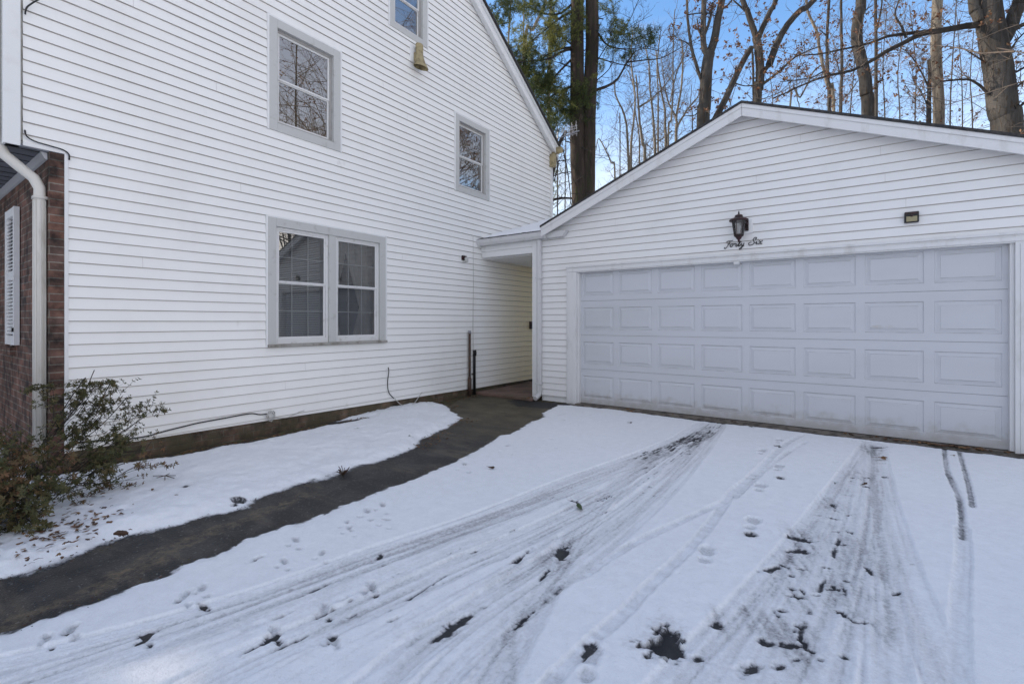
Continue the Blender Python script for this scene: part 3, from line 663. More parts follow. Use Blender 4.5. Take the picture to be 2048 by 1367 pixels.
cable('wall_base_cable', sm([wl(1.07, .25), wl(1.20, .244), wl(1.38, .222), wl(1.53, .208), wl(1.64, .209), wl(1.765, .228), wl(1.94, .246), wl(2.07, .258), wl(2.31, .266), wl(2.57, .273), wl(2.68, .246), wl(2.76, .24)]), .0065, M['cable'], 'long black cable sagging along the bottom of the white siding')
coil = []
for i in range(60):
    a = i*2*math.pi/12; rr = .045+.012*math.sin(i*1.3); coil.append(wl(2.80+rr*math.cos(a)*.9, .215+rr*1.15*math.sin(a), .03+.0004*i))
cable('coiled_cable', coil, .0045, M['wcable'], 'white cable wound in a small coil above the foundation')
cable('loose_white_cable', sm([wl(2.83, .19), wl(3.0, .16), wl(3.15, .20), wl(3.22, .21)])+[], .0045, M['wcable'], 'white cable looping away to the right of the coil')
cable('white_cable_loop', sm([wl(4.62, .18), wl(4.75, .06, .05), wl(4.95, .05, .06), wl(5.1, .14, .03), wl(5.18, .2, .02)]), .0045, M['wcable'], 'white cable hanging in a loop over the foundation below the black drop cable')
cable('eave_cable', sm([wl(.80, 2.86, .02), wl(.81, 2.81, .03), wl(.86, 2.785, .025), wl(.95, 2.775, .025), wl(1.03, 2.765, .025), wl(1.065, 2.735, .03), wl(1.068, 2.69, .025)]), .006, M['cable'], 'black cable running along the step in the wall above the brick corner')
cable('service_wire', sm([wl(.80, 3.80, .03), wl(.81, 3.86, .03), wl(.85, 3.92, .05), wl(.90, 3.975, .1), wl(.95, 4.05, .2), wl(1.0, 4.2, .35)]), .006, M['cable'], 'black wire curving up from the top of the white corner board')
cable('thin_wire', [wl(6.40, 2.83, .02), wl(6.405, 2.0, .02), wl(6.395, 1.2, .02), wl(6.40, .78, .022)], .0028, M['wcable'], 'thin pale wire running straight down to the short conduit')
# antenna at the rear eave
an = empty('tv_antenna', (XH-.25, 9.9, 0), 'small grid television antenna on a pole behind the rear eave', 'antenna')
A = at(1119, 272, 10.75)
t = MB(); t.tube([(A.x-.05, A.y, 4.95), (A.x-.05, A.y, A.z+.1)], .014, 6); t.tube([(XH-.04, Y1+.1, 5.10), (A.x-.05, A.y, 5.05)], .012, 6); t.build('mast', M['alum'], an)
t = MB(); r_ = Vector((CS, SN, 0)); f_ = Vector((-SN, CS, 0)); U = Vector((0, 0, 1))
t.tube([A-r_*.15-U*.1, A+r_*.45+U*.12], .012, 5)
for k in range(5):
    c = A+r_*(-.05+.1*k)+U*(-.06+.04*k+.1); t.tube([c-f_*.25, c+f_*.25], .006, 4); t.tube([c-f_*.2-U*.12, c-f_*.2+U*.06], .005, 4)
for k in range(4): t.tube([A+r_*.10+U*(.02+.06*k)+f_*.1, A+r_*.42+U*(.10+.06*k)+f_*.1], .006, 4)
for k in range(4): t.tube([A+r_*(.12+.09*k)+U*.0, A+r_*(.12+.09*k)+U*.26], .005, 4)
t.build('grid', M['alum'], an)
# ------------------------------------------------------------------ GROUND
M['asphalt'] = mat('wet_asphalt', (.022, .022, .024), .75, (.045, .044, .042), 5, lo=.4, hi=.62, bump=.003, bscale=170, col3=(.17, .16, .15), scale3=75, lo3=.70, hi3=.76)
M['dirt'] = mat('damp_lawn_soil', (.060, .045, .028), .95, (.09, .085, .035), 7, bump=.012, bscale=45, col3=(.16, .11, .05), scale3=40, lo3=.55, hi3=.7)
def path_mat():
    m = mat('path_surface', (.022, .020, .019), .62, (.050, .045, .040), 4, lo=.42, hi=.62, bump=.006, bscale=90, col3=(.13, .125, .12), scale3=48, lo3=.60, hi3=.67)
    t = m.node_tree; b = t.nodes['Principled BSDF']; src = b.inputs['Base Color'].links[0].from_socket
    g = N(t, 'ShaderNodeNewGeometry'); sx = N(t, 'ShaderNodeSeparateXYZ'); t.links.new(g.outputs['Position'], sx.inputs[0])
    n = N(t, 'ShaderNodeTexNoise'); n.inputs['Scale'].default_value = 2.4; n.inputs['Detail'].default_value = 8; t.links.new(g.outputs['Position'], n.inputs['Vector'])
    a = N(t, 'ShaderNodeMath', operation='MULTIPLY_ADD'); t.links.new(n.outputs['Fac'], a.inputs[0]); a.inputs[1].default_value = 2.2; t.links.new(sx.outputs[1], a.inputs[2])
    r = N(t, 'ShaderNodeMapRange', interpolation_type='SMOOTHSTEP'); r.inputs[1].default_value = 4.3; r.inputs[2].default_value = 6.7; r.inputs[4].default_value = .95; t.links.new(a.outputs[0], r.inputs[0])
    n2 = N(t, 'ShaderNodeTexNoise'); n2.inputs['Scale'].default_value = 3; n2.inputs['Detail'].default_value = 9; n2.inputs['Roughness'].default_value = .65; t.links.new(g.outputs['Position'], n2.inputs['Vector'])
    r2 = N(t, 'ShaderNodeMapRange'); r2.inputs[1].default_value = .36; r2.inputs[2].default_value = .66; t.links.new(n2.outputs['Fac'], r2.inputs[0])
    o = N(t, 'ShaderNodeMix', data_type='RGBA'); t.links.new(r2.outputs[0], o.inputs[0]); o.inputs[6].default_value = (.045, .038, .022, 1); o.inputs[7].default_value = (.13, .105, .065, 1)
    x = N(t, 'ShaderNodeMix', data_type='RGBA'); t.links.new(r.outputs[0], x.inputs[0]); t.links.new(src, x.inputs[6]); t.links.new(o.outputs[2], x.inputs[7])
    # pale salty crust streaks along the near part, and black melt water under the spout
    mp2 = N(t, 'ShaderNodeMapping'); mp2.inputs['Rotation'].default_value = (0, 0, R(-78)); mp2.inputs['Scale'].default_value = (.55, 3.2, 1); t.links.new(g.outputs['Position'], mp2.inputs[0])
    n3 = N(t, 'ShaderNodeTexNoise'); n3.inputs['Scale'].default_value = 1.6; n3.inputs['Detail'].default_value = 9; n3.inputs['Roughness'].default_value = .7; t.links.new(mp2.outputs[0], n3.inputs['Vector'])
    r3 = N(t, 'ShaderNodeMapRange'); r3.inputs[1].default_value = .52; r3.inputs[2].default_value = .66; r3.inputs[4].default_value = .45; t.links.new(n3.outputs['Fac'], r3.inputs[0])
    y = N(t, 'ShaderNodeMix', data_type='RGBA'); t.links.new(r3.outputs[0], y.inputs[0]); t.links.new(x.outputs[2], y.inputs[6]); y.inputs[7].default_value = (.15, .12, .08, 1)
    d = N(t, 'ShaderNodeVectorMath', operation='DISTANCE'); d.inputs[1].default_value = (-4.05, 6.52, 0); t.links.new(g.outputs['Position'], d.inputs[0])
    da = N(t, 'ShaderNodeMath', operation='MULTIPLY_ADD'); t.links.new(n2.outputs['Fac'], da.inputs[0]); da.inputs[1].default_value = -.8; t.links.new(d.outputs['Value'], da.inputs[2])
    r4 = N(t, 'ShaderNodeMapRange', interpolation_type='SMOOTHSTEP'); r4.inputs[1].default_value = .12; r4.inputs[2].default_value = .22; r4.inputs[3].default_value = 1; r4.inputs[4].default_value = 0; t.links.new(da.outputs[0], r4.inputs[0])
    zz = N(t, 'ShaderNodeMix', data_type='RGBA'); t.links.new(r4.outputs[0], zz.inputs[0]); t.links.new(y.outputs[2], zz.inputs[6]); zz.inputs[7].default_value = (.010, .010, .011, 1)
    prev = zz.outputs[2]
    for (cx, cy, rad) in ((-3.22, 1.35, .42), (-2.98, .55, .35)):
        mp5 = N(t, 'ShaderNodeMapping', vector_type='TEXTURE'); mp5.inputs['Location'].default_value = (cx, cy, 0); mp5.inputs['Rotation'].default_value = (0, 0, R(101)); mp5.inputs['Scale'].default_value = (2.1*rad, .24*rad, 1); t.links.new(g.outputs['Position'], mp5.inputs[0])
        ln = N(t, 'ShaderNodeVectorMath', operation='LENGTH'); t.links.new(mp5.outputs[0], ln.inputs[0])
        aa = N(t, 'ShaderNodeMath', operation='MULTIPLY_ADD'); t.links.new(n2.outputs['Fac'], aa.inputs[0]); aa.inputs[1].default_value = -3.0; t.links.new(ln.outputs['Value'], aa.inputs[2])
        rr5 = N(t, 'ShaderNodeMapRange', interpolation_type='SMOOTHSTEP'); rr5.inputs[1].default_value = -.95; rr5.inputs[2].default_value = -.45; rr5.inputs[3].default_value = .6; rr5.inputs[4].default_value = 0; t.links.new(aa.outputs[0], rr5.inputs[0])
        n7 = N(t, 'ShaderNodeTexNoise'); n7.inputs['Scale'].default_value = 16; n7.inputs['Detail'].default_value = 8; n7.inputs['Roughness'].default_value = .75; t.links.new(g.outputs['Position'], n7.inputs['Vector'])
        r7 = N(t, 'ShaderNodeMapRange'); r7.inputs[1].default_value = .42; r7.inputs[2].default_value = .62; t.links.new(n7.outputs['Fac'], r7.inputs[0])
        f7 = N(t, 'ShaderNodeMath', operation='MULTIPLY'); t.links.new(r7.outputs[0], f7.inputs[0]); t.links.new(rr5.outputs[0], f7.inputs[1])
        mm5 = N(t, 'ShaderNodeMix', data_type='RGBA'); t.links.new(f7.outputs[0], mm5.inputs[0]); t.links.new(prev, mm5.inputs[6]); mm5.inputs[7].default_value = (.17, .125, .075, 1); prev = mm5.outputs[2]
    t.links.new(prev, b.inputs['Base Color'])
    return m
M['path'] = path_mat()
def snow_mat():
    m = bpy.data.materials.new('snow'); m.use_nodes = True; t = m.node_tree; b = t.nodes['Principled BSDF']
    b.inputs['Roughness'].default_value = .55; b.inputs['Specular IOR Level'].default_value = .3
    tcn = N(t, 'ShaderNodeTexCoord')
    at_ = N(t, 'ShaderNodeAttribute', attribute_name='cover')
    n = N(t, 'ShaderNodeTexNoise'); n.inputs['Scale'].default_value = 60; n.inputs['Detail'].default_value = 6; n.inputs['Roughness'].default_value = .7; t.links.new(tcn.outputs['Object'], n.inputs['Vector'])
    a = N(t, 'ShaderNodeMath', operation='MULTIPLY_ADD'); a.inputs[1].default_value = .9; t.links.new(n.outputs['Fac'], a.inputs[0]); a.inputs[2].default_value = -.45
    a2 = N(t, 'ShaderNodeMath', operation='ADD'); t.links.new(a.outputs[0], a2.inputs[0]); t.links.new(at_.outputs['Fac'], a2.inputs[1])
    r = N(t, 'ShaderNodeValToRGB'); e = r.color_ramp.elements
    e[0].position = .04; e[0].color = (.03, .03, .032, 1); e[1].position = .95; e[1].color = (.86, .87, .885, 1)
    for p, c in ((.16, (.12, .12, .125, 1)), (.34, (.45, .45, .455, 1)), (.6, (.70, .705, .715, 1))):
        q = e.new(p); q.color = c
    t.links.new(a2.outputs[0], r.inputs[0])
    n9 = N(t, 'ShaderNodeTexNoise'); n9.inputs['Scale'].default_value = 14; n9.inputs['Detail'].default_value = 12; n9.inputs['Roughness'].default_value = .8; t.links.new(tcn.outputs['Object'], n9.inputs['Vector'])
    r9 = N(t, 'ShaderNodeMapRange'); r9.inputs[1].default_value = .3; r9.inputs[2].default_value = .7; r9.inputs[3].default_value = .90; r9.inputs[4].default_value = 1.03; t.links.new(n9.outputs['Fac'], r9.inputs[0])
    v9 = N(t, 'ShaderNodeVectorMath', operation='SCALE'); t.links.new(r.outputs[0], v9.inputs[0]); t.links.new(r9.outputs[0], v9.inputs['Scale']); t.links.new(v9.outputs[0], b.inputs['Base Color'])
    n2 = N(t, 'ShaderNodeTexNoise'); n2.inputs['Scale'].default_value = 220; n2.inputs['Detail'].default_value = 4; t.links.new(tcn.outputs['Object'], n2.inputs['Vector'])
    bn = N(t, 'ShaderNodeBump'); bn.inputs['Distance'].default_value = .004; bn.inputs['Strength'].default_value = .8; t.links.new(n2.outputs['Fac'], bn.inputs['Height'])
    n3 = N(t, 'ShaderNodeTexNoise'); n3.inputs['Scale'].default_value = 28; n3.inputs['Detail'].default_value = 5; t.links.new(tcn.outputs['Object'], n3.inputs['Vector'])
    bn3 = N(t, 'ShaderNodeBump'); bn3.inputs['Distance'].default_value = .007; bn3.inputs['Strength'].default_value = .7; t.links.new(n3.outputs['Fac'], bn3.inputs['Height']); t.links.new(bn.outputs[0], bn3.inputs['Normal'])
    t.links.new(bn3.outputs[0], b.inputs['Normal'])
    return m
M['snow'] = snow_mat()

LAWN_EDGE = [(-260,1225),(0,1163),(60,1150),(113,1134),(180,1107),(239,1084),(325,1061),(406,1039),(487,1019),(501,1016),(512,1001),(582,980),(668,958),(703,942),(771,924),(834,897),(847,881),(884,863),(929,836),(906,822),(893,809),(860,800),(834,806),(789,813),(726,824),(700,833),(660,846)]
DRIVE_EDGE = [(-300,1330),(0,1261),(45,1250),(122,1224),(180,1206),(253,1174),(334,1149),(356,1129),(429,1111),(485,1077),(541,1057),(577,1046),(606,1046),(665,1018),(771,976),(838,951),(875,935),(951,901),(996,870),(1014,868),(1082,833),(1078,827),(1114,810),(1145,811)]
THR = [(1145,811),(1231,819),(1399,842),(1500,852),(1720,878),(1850,893),(1960,907),(2048,917)]

rg = np.random.default_rng(7)
_tab = {}
def vnoise(x, y, sx, sy=None, seed=0):
    sy = sy or sx
    if seed not in _tab: _tab[seed] = np.random.default_rng(1000+seed).random((256, 256))
    T = _tab[seed]; u = x/sx+91.3; v = y/sy+37.7
    i = np.floor(u).astype(int); j = np.floor(v).astype(int); fu = u-i; fv = v-j
    fu = fu*fu*(3-2*fu); fv = fv*fv*(3-2*fv); i &= 255; j &= 255; i2 = (i+1) & 255; j2 = (j+1) & 255
    return (T[i, j]*(1-fu)+T[i2, j]*fu)*(1-fv)+(T[i, j2]*(1-fu)+T[i2, j2]*fu)*fv-.5
def fbm(x, y, s, seed=0, oct=4):
    r = 0; a = 1
    for o in range(oct): r = r+a*vnoise(x, y, s/2**o, seed=seed*7+o); a *= .5
    return r
def polydist(X, Y, P):
    """distance to a polyline, signed side, and length along it"""
    best = np.full(X.shape, 1e9); al = np.zeros(X.shape); sd_ = np.zeros(X.shape); L_ = 0
    for (x0, y0), (x1, y1) in zip(P, P[1:]):
        dx, dy = x1-x0, y1-y0; l = math.hypot(dx, dy)
        if l < 1e-6: continue
        t = np.clip(((X-x0)*dx+(Y-y0)*dy)/l/l, 0, 1); ex = X-x0-t*dx; ey = Y-y0-t*dy; d = ex*ex+ey*ey
        m = d < best; best = np.where(m, d, best); al = np.where(m, L_+t*l, al); sd_ = np.where(m, np.sign(dx*(Y-y0)-dy*(X-x0)), sd_); L_ += l
    return np.sqrt(best), sd_, al
def inside(X, Y, P):
    c = np.zeros(X.shape, bool)
    for (x0, y0), (x1, y1) in zip(P, P[1:]+P[:1]):
        if y0 == y1: continue
        c ^= ((y0 > Y) != (y1 > Y)) & (X < (x1-x0)*(Y-y0)/(y1-y0)+x0)
    return c
def sstep(a, b, x):
    t = np.clip((x-a)/(b-a), 0, 1); return t*t*(3-2*t)
G_ = lambda P: [gp(*p) for p in P]
def spl(P, n=5):
    P = [Vector((*p, 0)) for p in P]; return [(v.x, v.y) for v in sm(P, n)]

def grid_mesh(name, xs, ys, T, cov, m):
    nx, ny = len(xs), len(ys)
    X, Y = np.meshgrid(xs, ys, indexing='ij')
    co = np.stack([X, Y, T], -1).reshape(-1, 3).astype(np.float32)
    idx = np.arange(nx*ny).reshape(nx, ny)
    q = np.stack([idx[:-1, :-1], idx[1:, :-1], idx[1:, 1:], idx[:-1, 1:]], -1).reshape(-1, 4)
    keep = (T.reshape(-1)[q].max(1) > -.006); q = q[keep]
    used = np.unique(q); re = np.full(nx*ny, -1); re[used] = np.arange(len(used)); q = re[q]; co = co[used]; cv = cov.reshape(-1)[used].astype(np.float32)
    me = bpy.data.meshes.new(name); me.vertices.add(len(co)); me.vertices.foreach_set('co', co.ravel())
    me.loops.add(q.size); me.loops.foreach_set('vertex_index', q.ravel().astype(np.int32)); me.polygons.add(len(q))
    me.polygons.foreach_set('loop_start', np.arange(0, q.size, 4, dtype=np.int32)); me.polygons.foreach_set('use_smooth', np.ones(len(q), bool))
    at_ = me.attributes.new('cover', 'FLOAT', 'POINT'); at_.data.foreach_set('value', cv)
    me.materials.append(m); me.update(); me.validate()
    o = bpy.data.objects.new(name, me); C.objects.link(o); return o

# ---- driveway snow
xs = np.arange(-4.45, 2.2, .0095); ys = np.arange(.0, 6.62, .0095)
X, Y = np.meshgrid(xs, ys, indexing='ij')
de = G_(DRIVE_EDGE); th = G_(THR)
poly = de+th+[(2.6, 6.52), (2.6, -.6), (-2.6, -.6)]
wob = .034*fbm(X, Y, .16, 1)+.026*fbm(X, Y, .045, 2)
dd, _, _ = polydist(X, Y, [poly[0]]+poly[1:len(de)+len(th)]+[(2.6, 6.52)])
sgd = np.where(inside(X, Y, poly), dd, -dd)+wob
T = .019*sstep(-.005, .11, sgd)+.006*np.clip(sgd*4, -2, 0)*1.0-.002*(sgd < .004)
T += .004*fbm(X, Y, .5, 3)+.0018*fbm(X, Y, .08, 4)
cov = sstep(-.001, .011, T)
snowy = (sgd > 0)
def track(P, wd, depth, streak, seed, ridge=.006, taper0=0, taper1=0, cmin=.45, grooves=.013, patch=.0, lugs=.0015, dim=0):
    """one tyre: presses the snow flat, ribs along its length, a soft ridge on each side"""
    global T, cov
    P = spl(G_(P)); x0 = min(p[0] for p in P)-wd*1.5; x1 = max(p[0] for p in P)+wd*1.5; y0 = min(p[1] for p in P)-wd*1.5; y1 = max(p[1] for p in P)+wd*1.5
    i0, i1 = np.searchsorted(xs, [x0, x1]); j0, j1 = np.searchsorted(ys, [y0, y1])
    if i1-i0 < 2 or j1-j0 < 2: return
    sl_ = (slice(i0, i1), slice(j0, j1)); x, y = X[sl_], Y[sl_]
    d, s_, a = polydist(x, y, P); sd2 = d*s_; tot = a.max()
    h = wd/2
    m = 1-sstep(h*.86, h*1.08, d+.006*vnoise(a, sd2, .05, .5, seed=seed+3))
    if taper0: m = m*sstep(0, taper0, a)
    if taper1: m = m*(1-sstep(tot-taper1, tot, a))
    rib = vnoise(a, sd2, .9, grooves, seed=seed)+.6*vnoise(a, sd2, .25, grooves*.55, seed=seed+1)
    lug = vnoise(a, sd2*0, .03, 1, seed=seed+2)
    big = fbm(x, y, .35, seed+5)
    t0 = np.minimum(T[sl_], .011)
    flat = t0-depth*.35+rib*.0060*streak+lug*lugs
    T[sl_] = T[sl_]*(1-m)+flat*m+ridge*np.exp(-((d-h*1.12)/(.16*h+.008))**2)*(m < .5)*snowy[sl_]
    c = .80-dim+lug*(lugs > .002)*.35+rib*.62*streak+big*.20-patch*np.clip(big+.12, 0, 1)*2.6
    c = np.clip(c, cmin, 1)
    cov[sl_] = np.minimum(cov[sl_], cov[sl_]*(1-m)+c*m)
    if patch:
        bare = m*np.clip(big+.10+.5*rib+.35*fbm(x, y, .05, seed+9), 0, 1)*patch
        T[sl_] -= .02*sstep(.22, .5, bare)
A1 = [(1408,848),(1330,898),(1250,938),(1050,1015),(850,1088),(600,1178),(300,1290),(0,1395),(-200,1460)]
A2 = [(1425,850),(1350,903),(1240,980),(1100,1055),(900,1145),(700,1236),(500,1322),(350,1400)]
A3 = [(1436,856),(1390,905),(1300,985),(1200,1060),(1050,1160),(850,1290),(750,1380),(650,1460)]
A0 = [(1380,870),(1280,912),(1150,960),(950,1040),(760,1105),(560,1180),(300,1262),(0,1340),(-200,1390)]
A4 = [(1440,850),(1405,900),(1340,975),(1260,1050),(1150,1135),(1050,1215),(930,1310),(850,1400)]
B1 = [(1330,895),(1230,975),(1165,1050),(1120,1125),(1070,1215),(1010,1320),(960,1420)]
for k, (P, wd) in enumerate(((A0, .16), (A1, .19), (A4, .16), (A2, .2), (B1, .17), (A3, .18))):
    track(P, wd, .004, .75, 20+11*k, cmin=.6, ridge=.0012, patch=.03 if k != 2 else .0)
# darker, scraped start of the left tyre path by the door
track([(1432,846),(1400,872),(1370,888),(1325,905)], .24, .010, 1.0, 131, cmin=.22, taper1=.6, patch=.35, ridge=0)
E = [[(1738,888),(1690,955),(1620,1052),(1540,1152),(1440,1262),(1340,1372),(1290,1430)],
     [(1744,888),(1738,1000),(1716,1120),(1676,1250),(1632,1385)],
     [(1750,890),(1768,1000),(1802,1130),(1850,1260),(1905,1390)],
     [(1740,890),(1750,1000),(1760,1150),(1772,1390)],
     [(1700,950),(1610,1108),(1505,1290),(1430,1400)],
     [(1720,930),(1680,1060),(1640,1180),(1580,1310),(1540,1400)]]
for k, P in enumerate(E):
    track(P, .17 if k else .13, .003, .5, 150+11*k, cmin=.5, ridge=.0008 if k == 0 else .0004, patch=.09 if k in (0, 1, 4, 5) else .02)
def ang_(px0, py0, px1, py1):
    a = gp(px0, py0); b = gp(px1, py1); return math.atan2(b[1]-a[1], b[0]-a[0])
def resample(P, n):
    P = np.array(P); L = np.r_[0, np.cumsum(np.hypot(*np.diff(P, axis=0).T))]; u = np.linspace(0, L[-1], n)
    return np.stack([np.interp(u, L, P[:, 0]), np.interp(u, L, P[:, 1])], 1)
def fan(edges, n, seed, wlo, whi, dark, bare, lo=.0, hi=1.0):
    """thin grooves and scraped lines running with the tyre tracks"""
    r = random.Random(seed); E_ = [resample(spl(G_(e), 4), 15) for e in edges]
    for i in range(n):
        q = r.random()*(len(E_)-1); k = min(int(q), len(E_)-2); q -= k; Q = E_[k]*(1-q)+E_[k+1]*q
        a = r.uniform(lo, hi-.12); b = min(hi, a+r.uniform(.08, .5)); ia, ib = int(a*14), max(int(a*14)+1, int(math.ceil(b*14))); Q = Q[ia:ib+1]
        w_ = r.uniform(wlo, whi); x0, y0 = Q.min(0)-.05; x1, y1 = Q.max(0)+.05
        i0, i1 = np.searchsorted(xs, [x0, x1]); j0, j1 = np.searchsorted(ys, [y0, y1])
        if i1-i0 < 2 or j1-j0 < 2: continue
        s2 = (slice(i0, i1), slice(j0, j1)); d, _, a_ = polydist(X[s2], Y[s2], [tuple(p) for p in Q]); tot = a_.max()
        gate = .5+1.3*vnoise(a_, d*0, .16, 1, seed=seed+i % 9)+.5*vnoise(X[s2], Y[s2], .03, seed=seed+2)
        m = np.clip(gate, 0, 1)*(1-sstep(w_*.4, w_, d))*sstep(0, .12, a_)*(1-sstep(tot-.12, tot, a_))
        st_ = dark*r.uniform(.5, 1.2)
        if r.random() < bare: mm_ = m*sstep(.05, .3, fbm(X[s2], Y[s2], .05, seed+4)+.18); T[s2] -= .010*mm_*(mm_ > .45); cov[s2] *= 1-np.clip(mm_*1.1, 0, .85)
        elif r.random() < .25: T[s2] += .003*m*(cov[s2] > .5)
        else: T[s2] = np.where(T[s2] > .004, np.maximum(T[s2]-.0025*m, .004), T[s2]); cov[s2] = np.where(cov[s2] > .5, np.maximum(cov[s2]*(1-st_*m), .5), cov[s2])
fan([A0, A1, A2, A3], 140, 700, .006, .016, .20, .015, 0, 1)
fan([A4, B1], 36, 720, .006, .016, .20, .015)
fan([A0, A2, A4], 30, 741, .008, .020, .40, .22, 0, .25)
fan([E[0], E[4], E[1], E[3]], 100, 760, .006, .016, .20, .015)
fan([E[3], E[2]], 30, 780, .008, .020, .28, .0)
def wash(px, py, rx, ry, rot, amt, seed):
    """snow scraped thin so the asphalt greys it"""
    cx, cy = gp(px, py); r_ = max(rx, ry)*2
    i0, i1 = np.searchsorted(xs, [cx-r_, cx+r_]); j0, j1 = np.searchsorted(ys, [cy-r_, cy+r_])
    if i1-i0 < 2 or j1-j0 < 2: return
    s2 = (slice(i0, i1), slice(j0, j1)); x, y = X[s2]-cx, Y[s2]-cy; ca, sa = math.cos(rot), math.sin(rot); u = x*ca+y*sa; v = -x*sa+y*ca
    q = np.sqrt((u/rx)**2+(v/ry)**2)+.5*fbm(X[s2], Y[s2], .12, seed)
    st_ = np.clip(.55+1.5*vnoise(u, v, .30, .016, seed=seed+3)+.8*vnoise(u, v, .05, .02, seed=seed+4), 0, 1)
    m = (1-sstep(.3, 1.1, q))*st_*amt*.75; fl = .62-.42*amt; cov[s2] = np.where(cov[s2] > fl, np.maximum(cov[s2]*(1-m), fl), cov[s2]); T[s2] = np.where(T[s2] > .003, np.maximum(T[s2]-.006*m, .003), T[s2])
for (px, py, rx, ry, a, amt) in ((1740,900,.34,.16,1.6,.7),(1715,950,.30,.14,1.7,.5),(1660,1010,.20,.12,1.9,.5),(1600,1085,.26,.15,2.0,.75),(1590,1130,.20,.12,2.,.6),(1590,1190,.22,.14,2.,.55),(1700,1100,.35,.18,1.7,.45),(1690,1180,.30,.16,1.7,.45),(1545,1255,.2,.13,2.1,.65),(1590,1290,.22,.14,2.,.55),(1440,1240,.16,.07,2.1,.7),(1730,1250,.2,.1,2,.4),
    (1390,880,.55,.16,ang_(1300,920,1420,855),.85),(1310,915,.6,.14,ang_(1240,950,1360,895),.6),(1150,1010,.35,.16,ang_(1060,1060,1200,985),.45),(1120,1100,.3,.15,2.,.55),(1060,1130,.5,.08,ang_(1000,1170,1110,1100),.55),(930,1080,.7,.2,ang_(800,1130,1000,1050),.4),(880,1260,.35,.10,ang_(800,1310,930,1235),.65),(780,1190,.6,.14,ang_(650,1250,860,1150),.4),(1030,1290,.5,.1,2.2,.35),(560,1230,.8,.16,ang_(400,1300,700,1170),.3)):
    wash(px, py, rx, ry, a, amt, px+7)
# narrow wheel marks
NW = dict(depth=.010, streak=.3, ridge=.0012, cmin=.5, grooves=.02, lugs=.004)
track([(1604,872),(1572,890),(1539,920),(1498,960),(1462,990),(1441,1024),(1410,1065),(1373,1107),(1290,1186),(1249,1231),(1187,1285),(1145,1327),(1090,1380),(1040,1430)], .062, seed=301, **NW)
track([(1612,886),(1576,908),(1540,934),(1502,968),(1468,1000)], .045, seed=311, **NW)
track([(1448,1006),(1435,1013),(1365,1046),(1290,1080),(1207,1128),(1166,1157),(1120,1176),(1095,1205),(1070,1245),(1040,1290),(1000,1360),(970,1420)], .052, seed=321, **NW)
track([(1888,898),(1894,944),(1914,988),(1922,1020),(1926,1080)], .038, .008, .8, 331, cmin=.22, grooves=.012, patch=.25, ridge=.001, dim=.34)
track([(1924,1060),(1927,1120),(1922,1180),(1918,1270),(1914,1400)], .07, .004, .4, 341, cmin=.6, ridge=.001)
track([(1918,905),(1930,948),(1940,988),(1944,1018)], .034, .008, .8, 351, cmin=.22, grooves=.012, patch=.25, ridge=.001, dim=.34)
def dent(px, py, *a, **k): dent_w(*gp(px, py), *a, **k)
def dent_w(cx, cy, rx, ry, depth, rot=0, bare=0, rim=.004, seed=1, rag=.35, dk=.30):
    """footprint or scuff; sizes in metres, long axis turned by rot"""
    r_ = max(rx, ry)*2.2
    i0, i1 = np.searchsorted(xs, [cx-r_, cx+r_]); j0, j1 = np.searchsorted(ys, [cy-r_, cy+r_])
    if i1-i0 < 2 or j1-j0 < 2: return
    s2 = (slice(i0, i1), slice(j0, j1)); x, y = X[s2]-cx, Y[s2]-cy
    ca, sa = math.cos(rot), math.sin(rot); u = (x*ca+y*sa)/rx; v = (-x*sa+y*ca)/ry
    q = np.sqrt(u*u+v*v)+rag*.9*fbm(X[s2], Y[s2], .05, seed)+rag*.9*fbm(X[s2], Y[s2], .02, seed+1, 2)
    m = 1-sstep(.75, 1.05, q)
    T[s2] = T[s2]-depth*m+rim*np.exp(-((q-1.18)/.2)**2)
    if bare:
        mb_ = 1-sstep(bare*.8, bare, q); T[s2] = T[s2]*(1-mb_)-.004*mb_; cov[s2] = np.minimum(cov[s2], np.minimum(1-sstep(bare*1.25, bare*.9, q)*.9, .60+.40*sstep(bare*.9, bare*1.9, q)))
    else: cov[s2] = np.minimum(cov[s2], 1-dk*m)

def ang(px0, py0, px1, py1):
    a = gp(px0, py0); b = gp(px1, py1); return math.atan2(b[1]-a[1], b[0]-a[0])
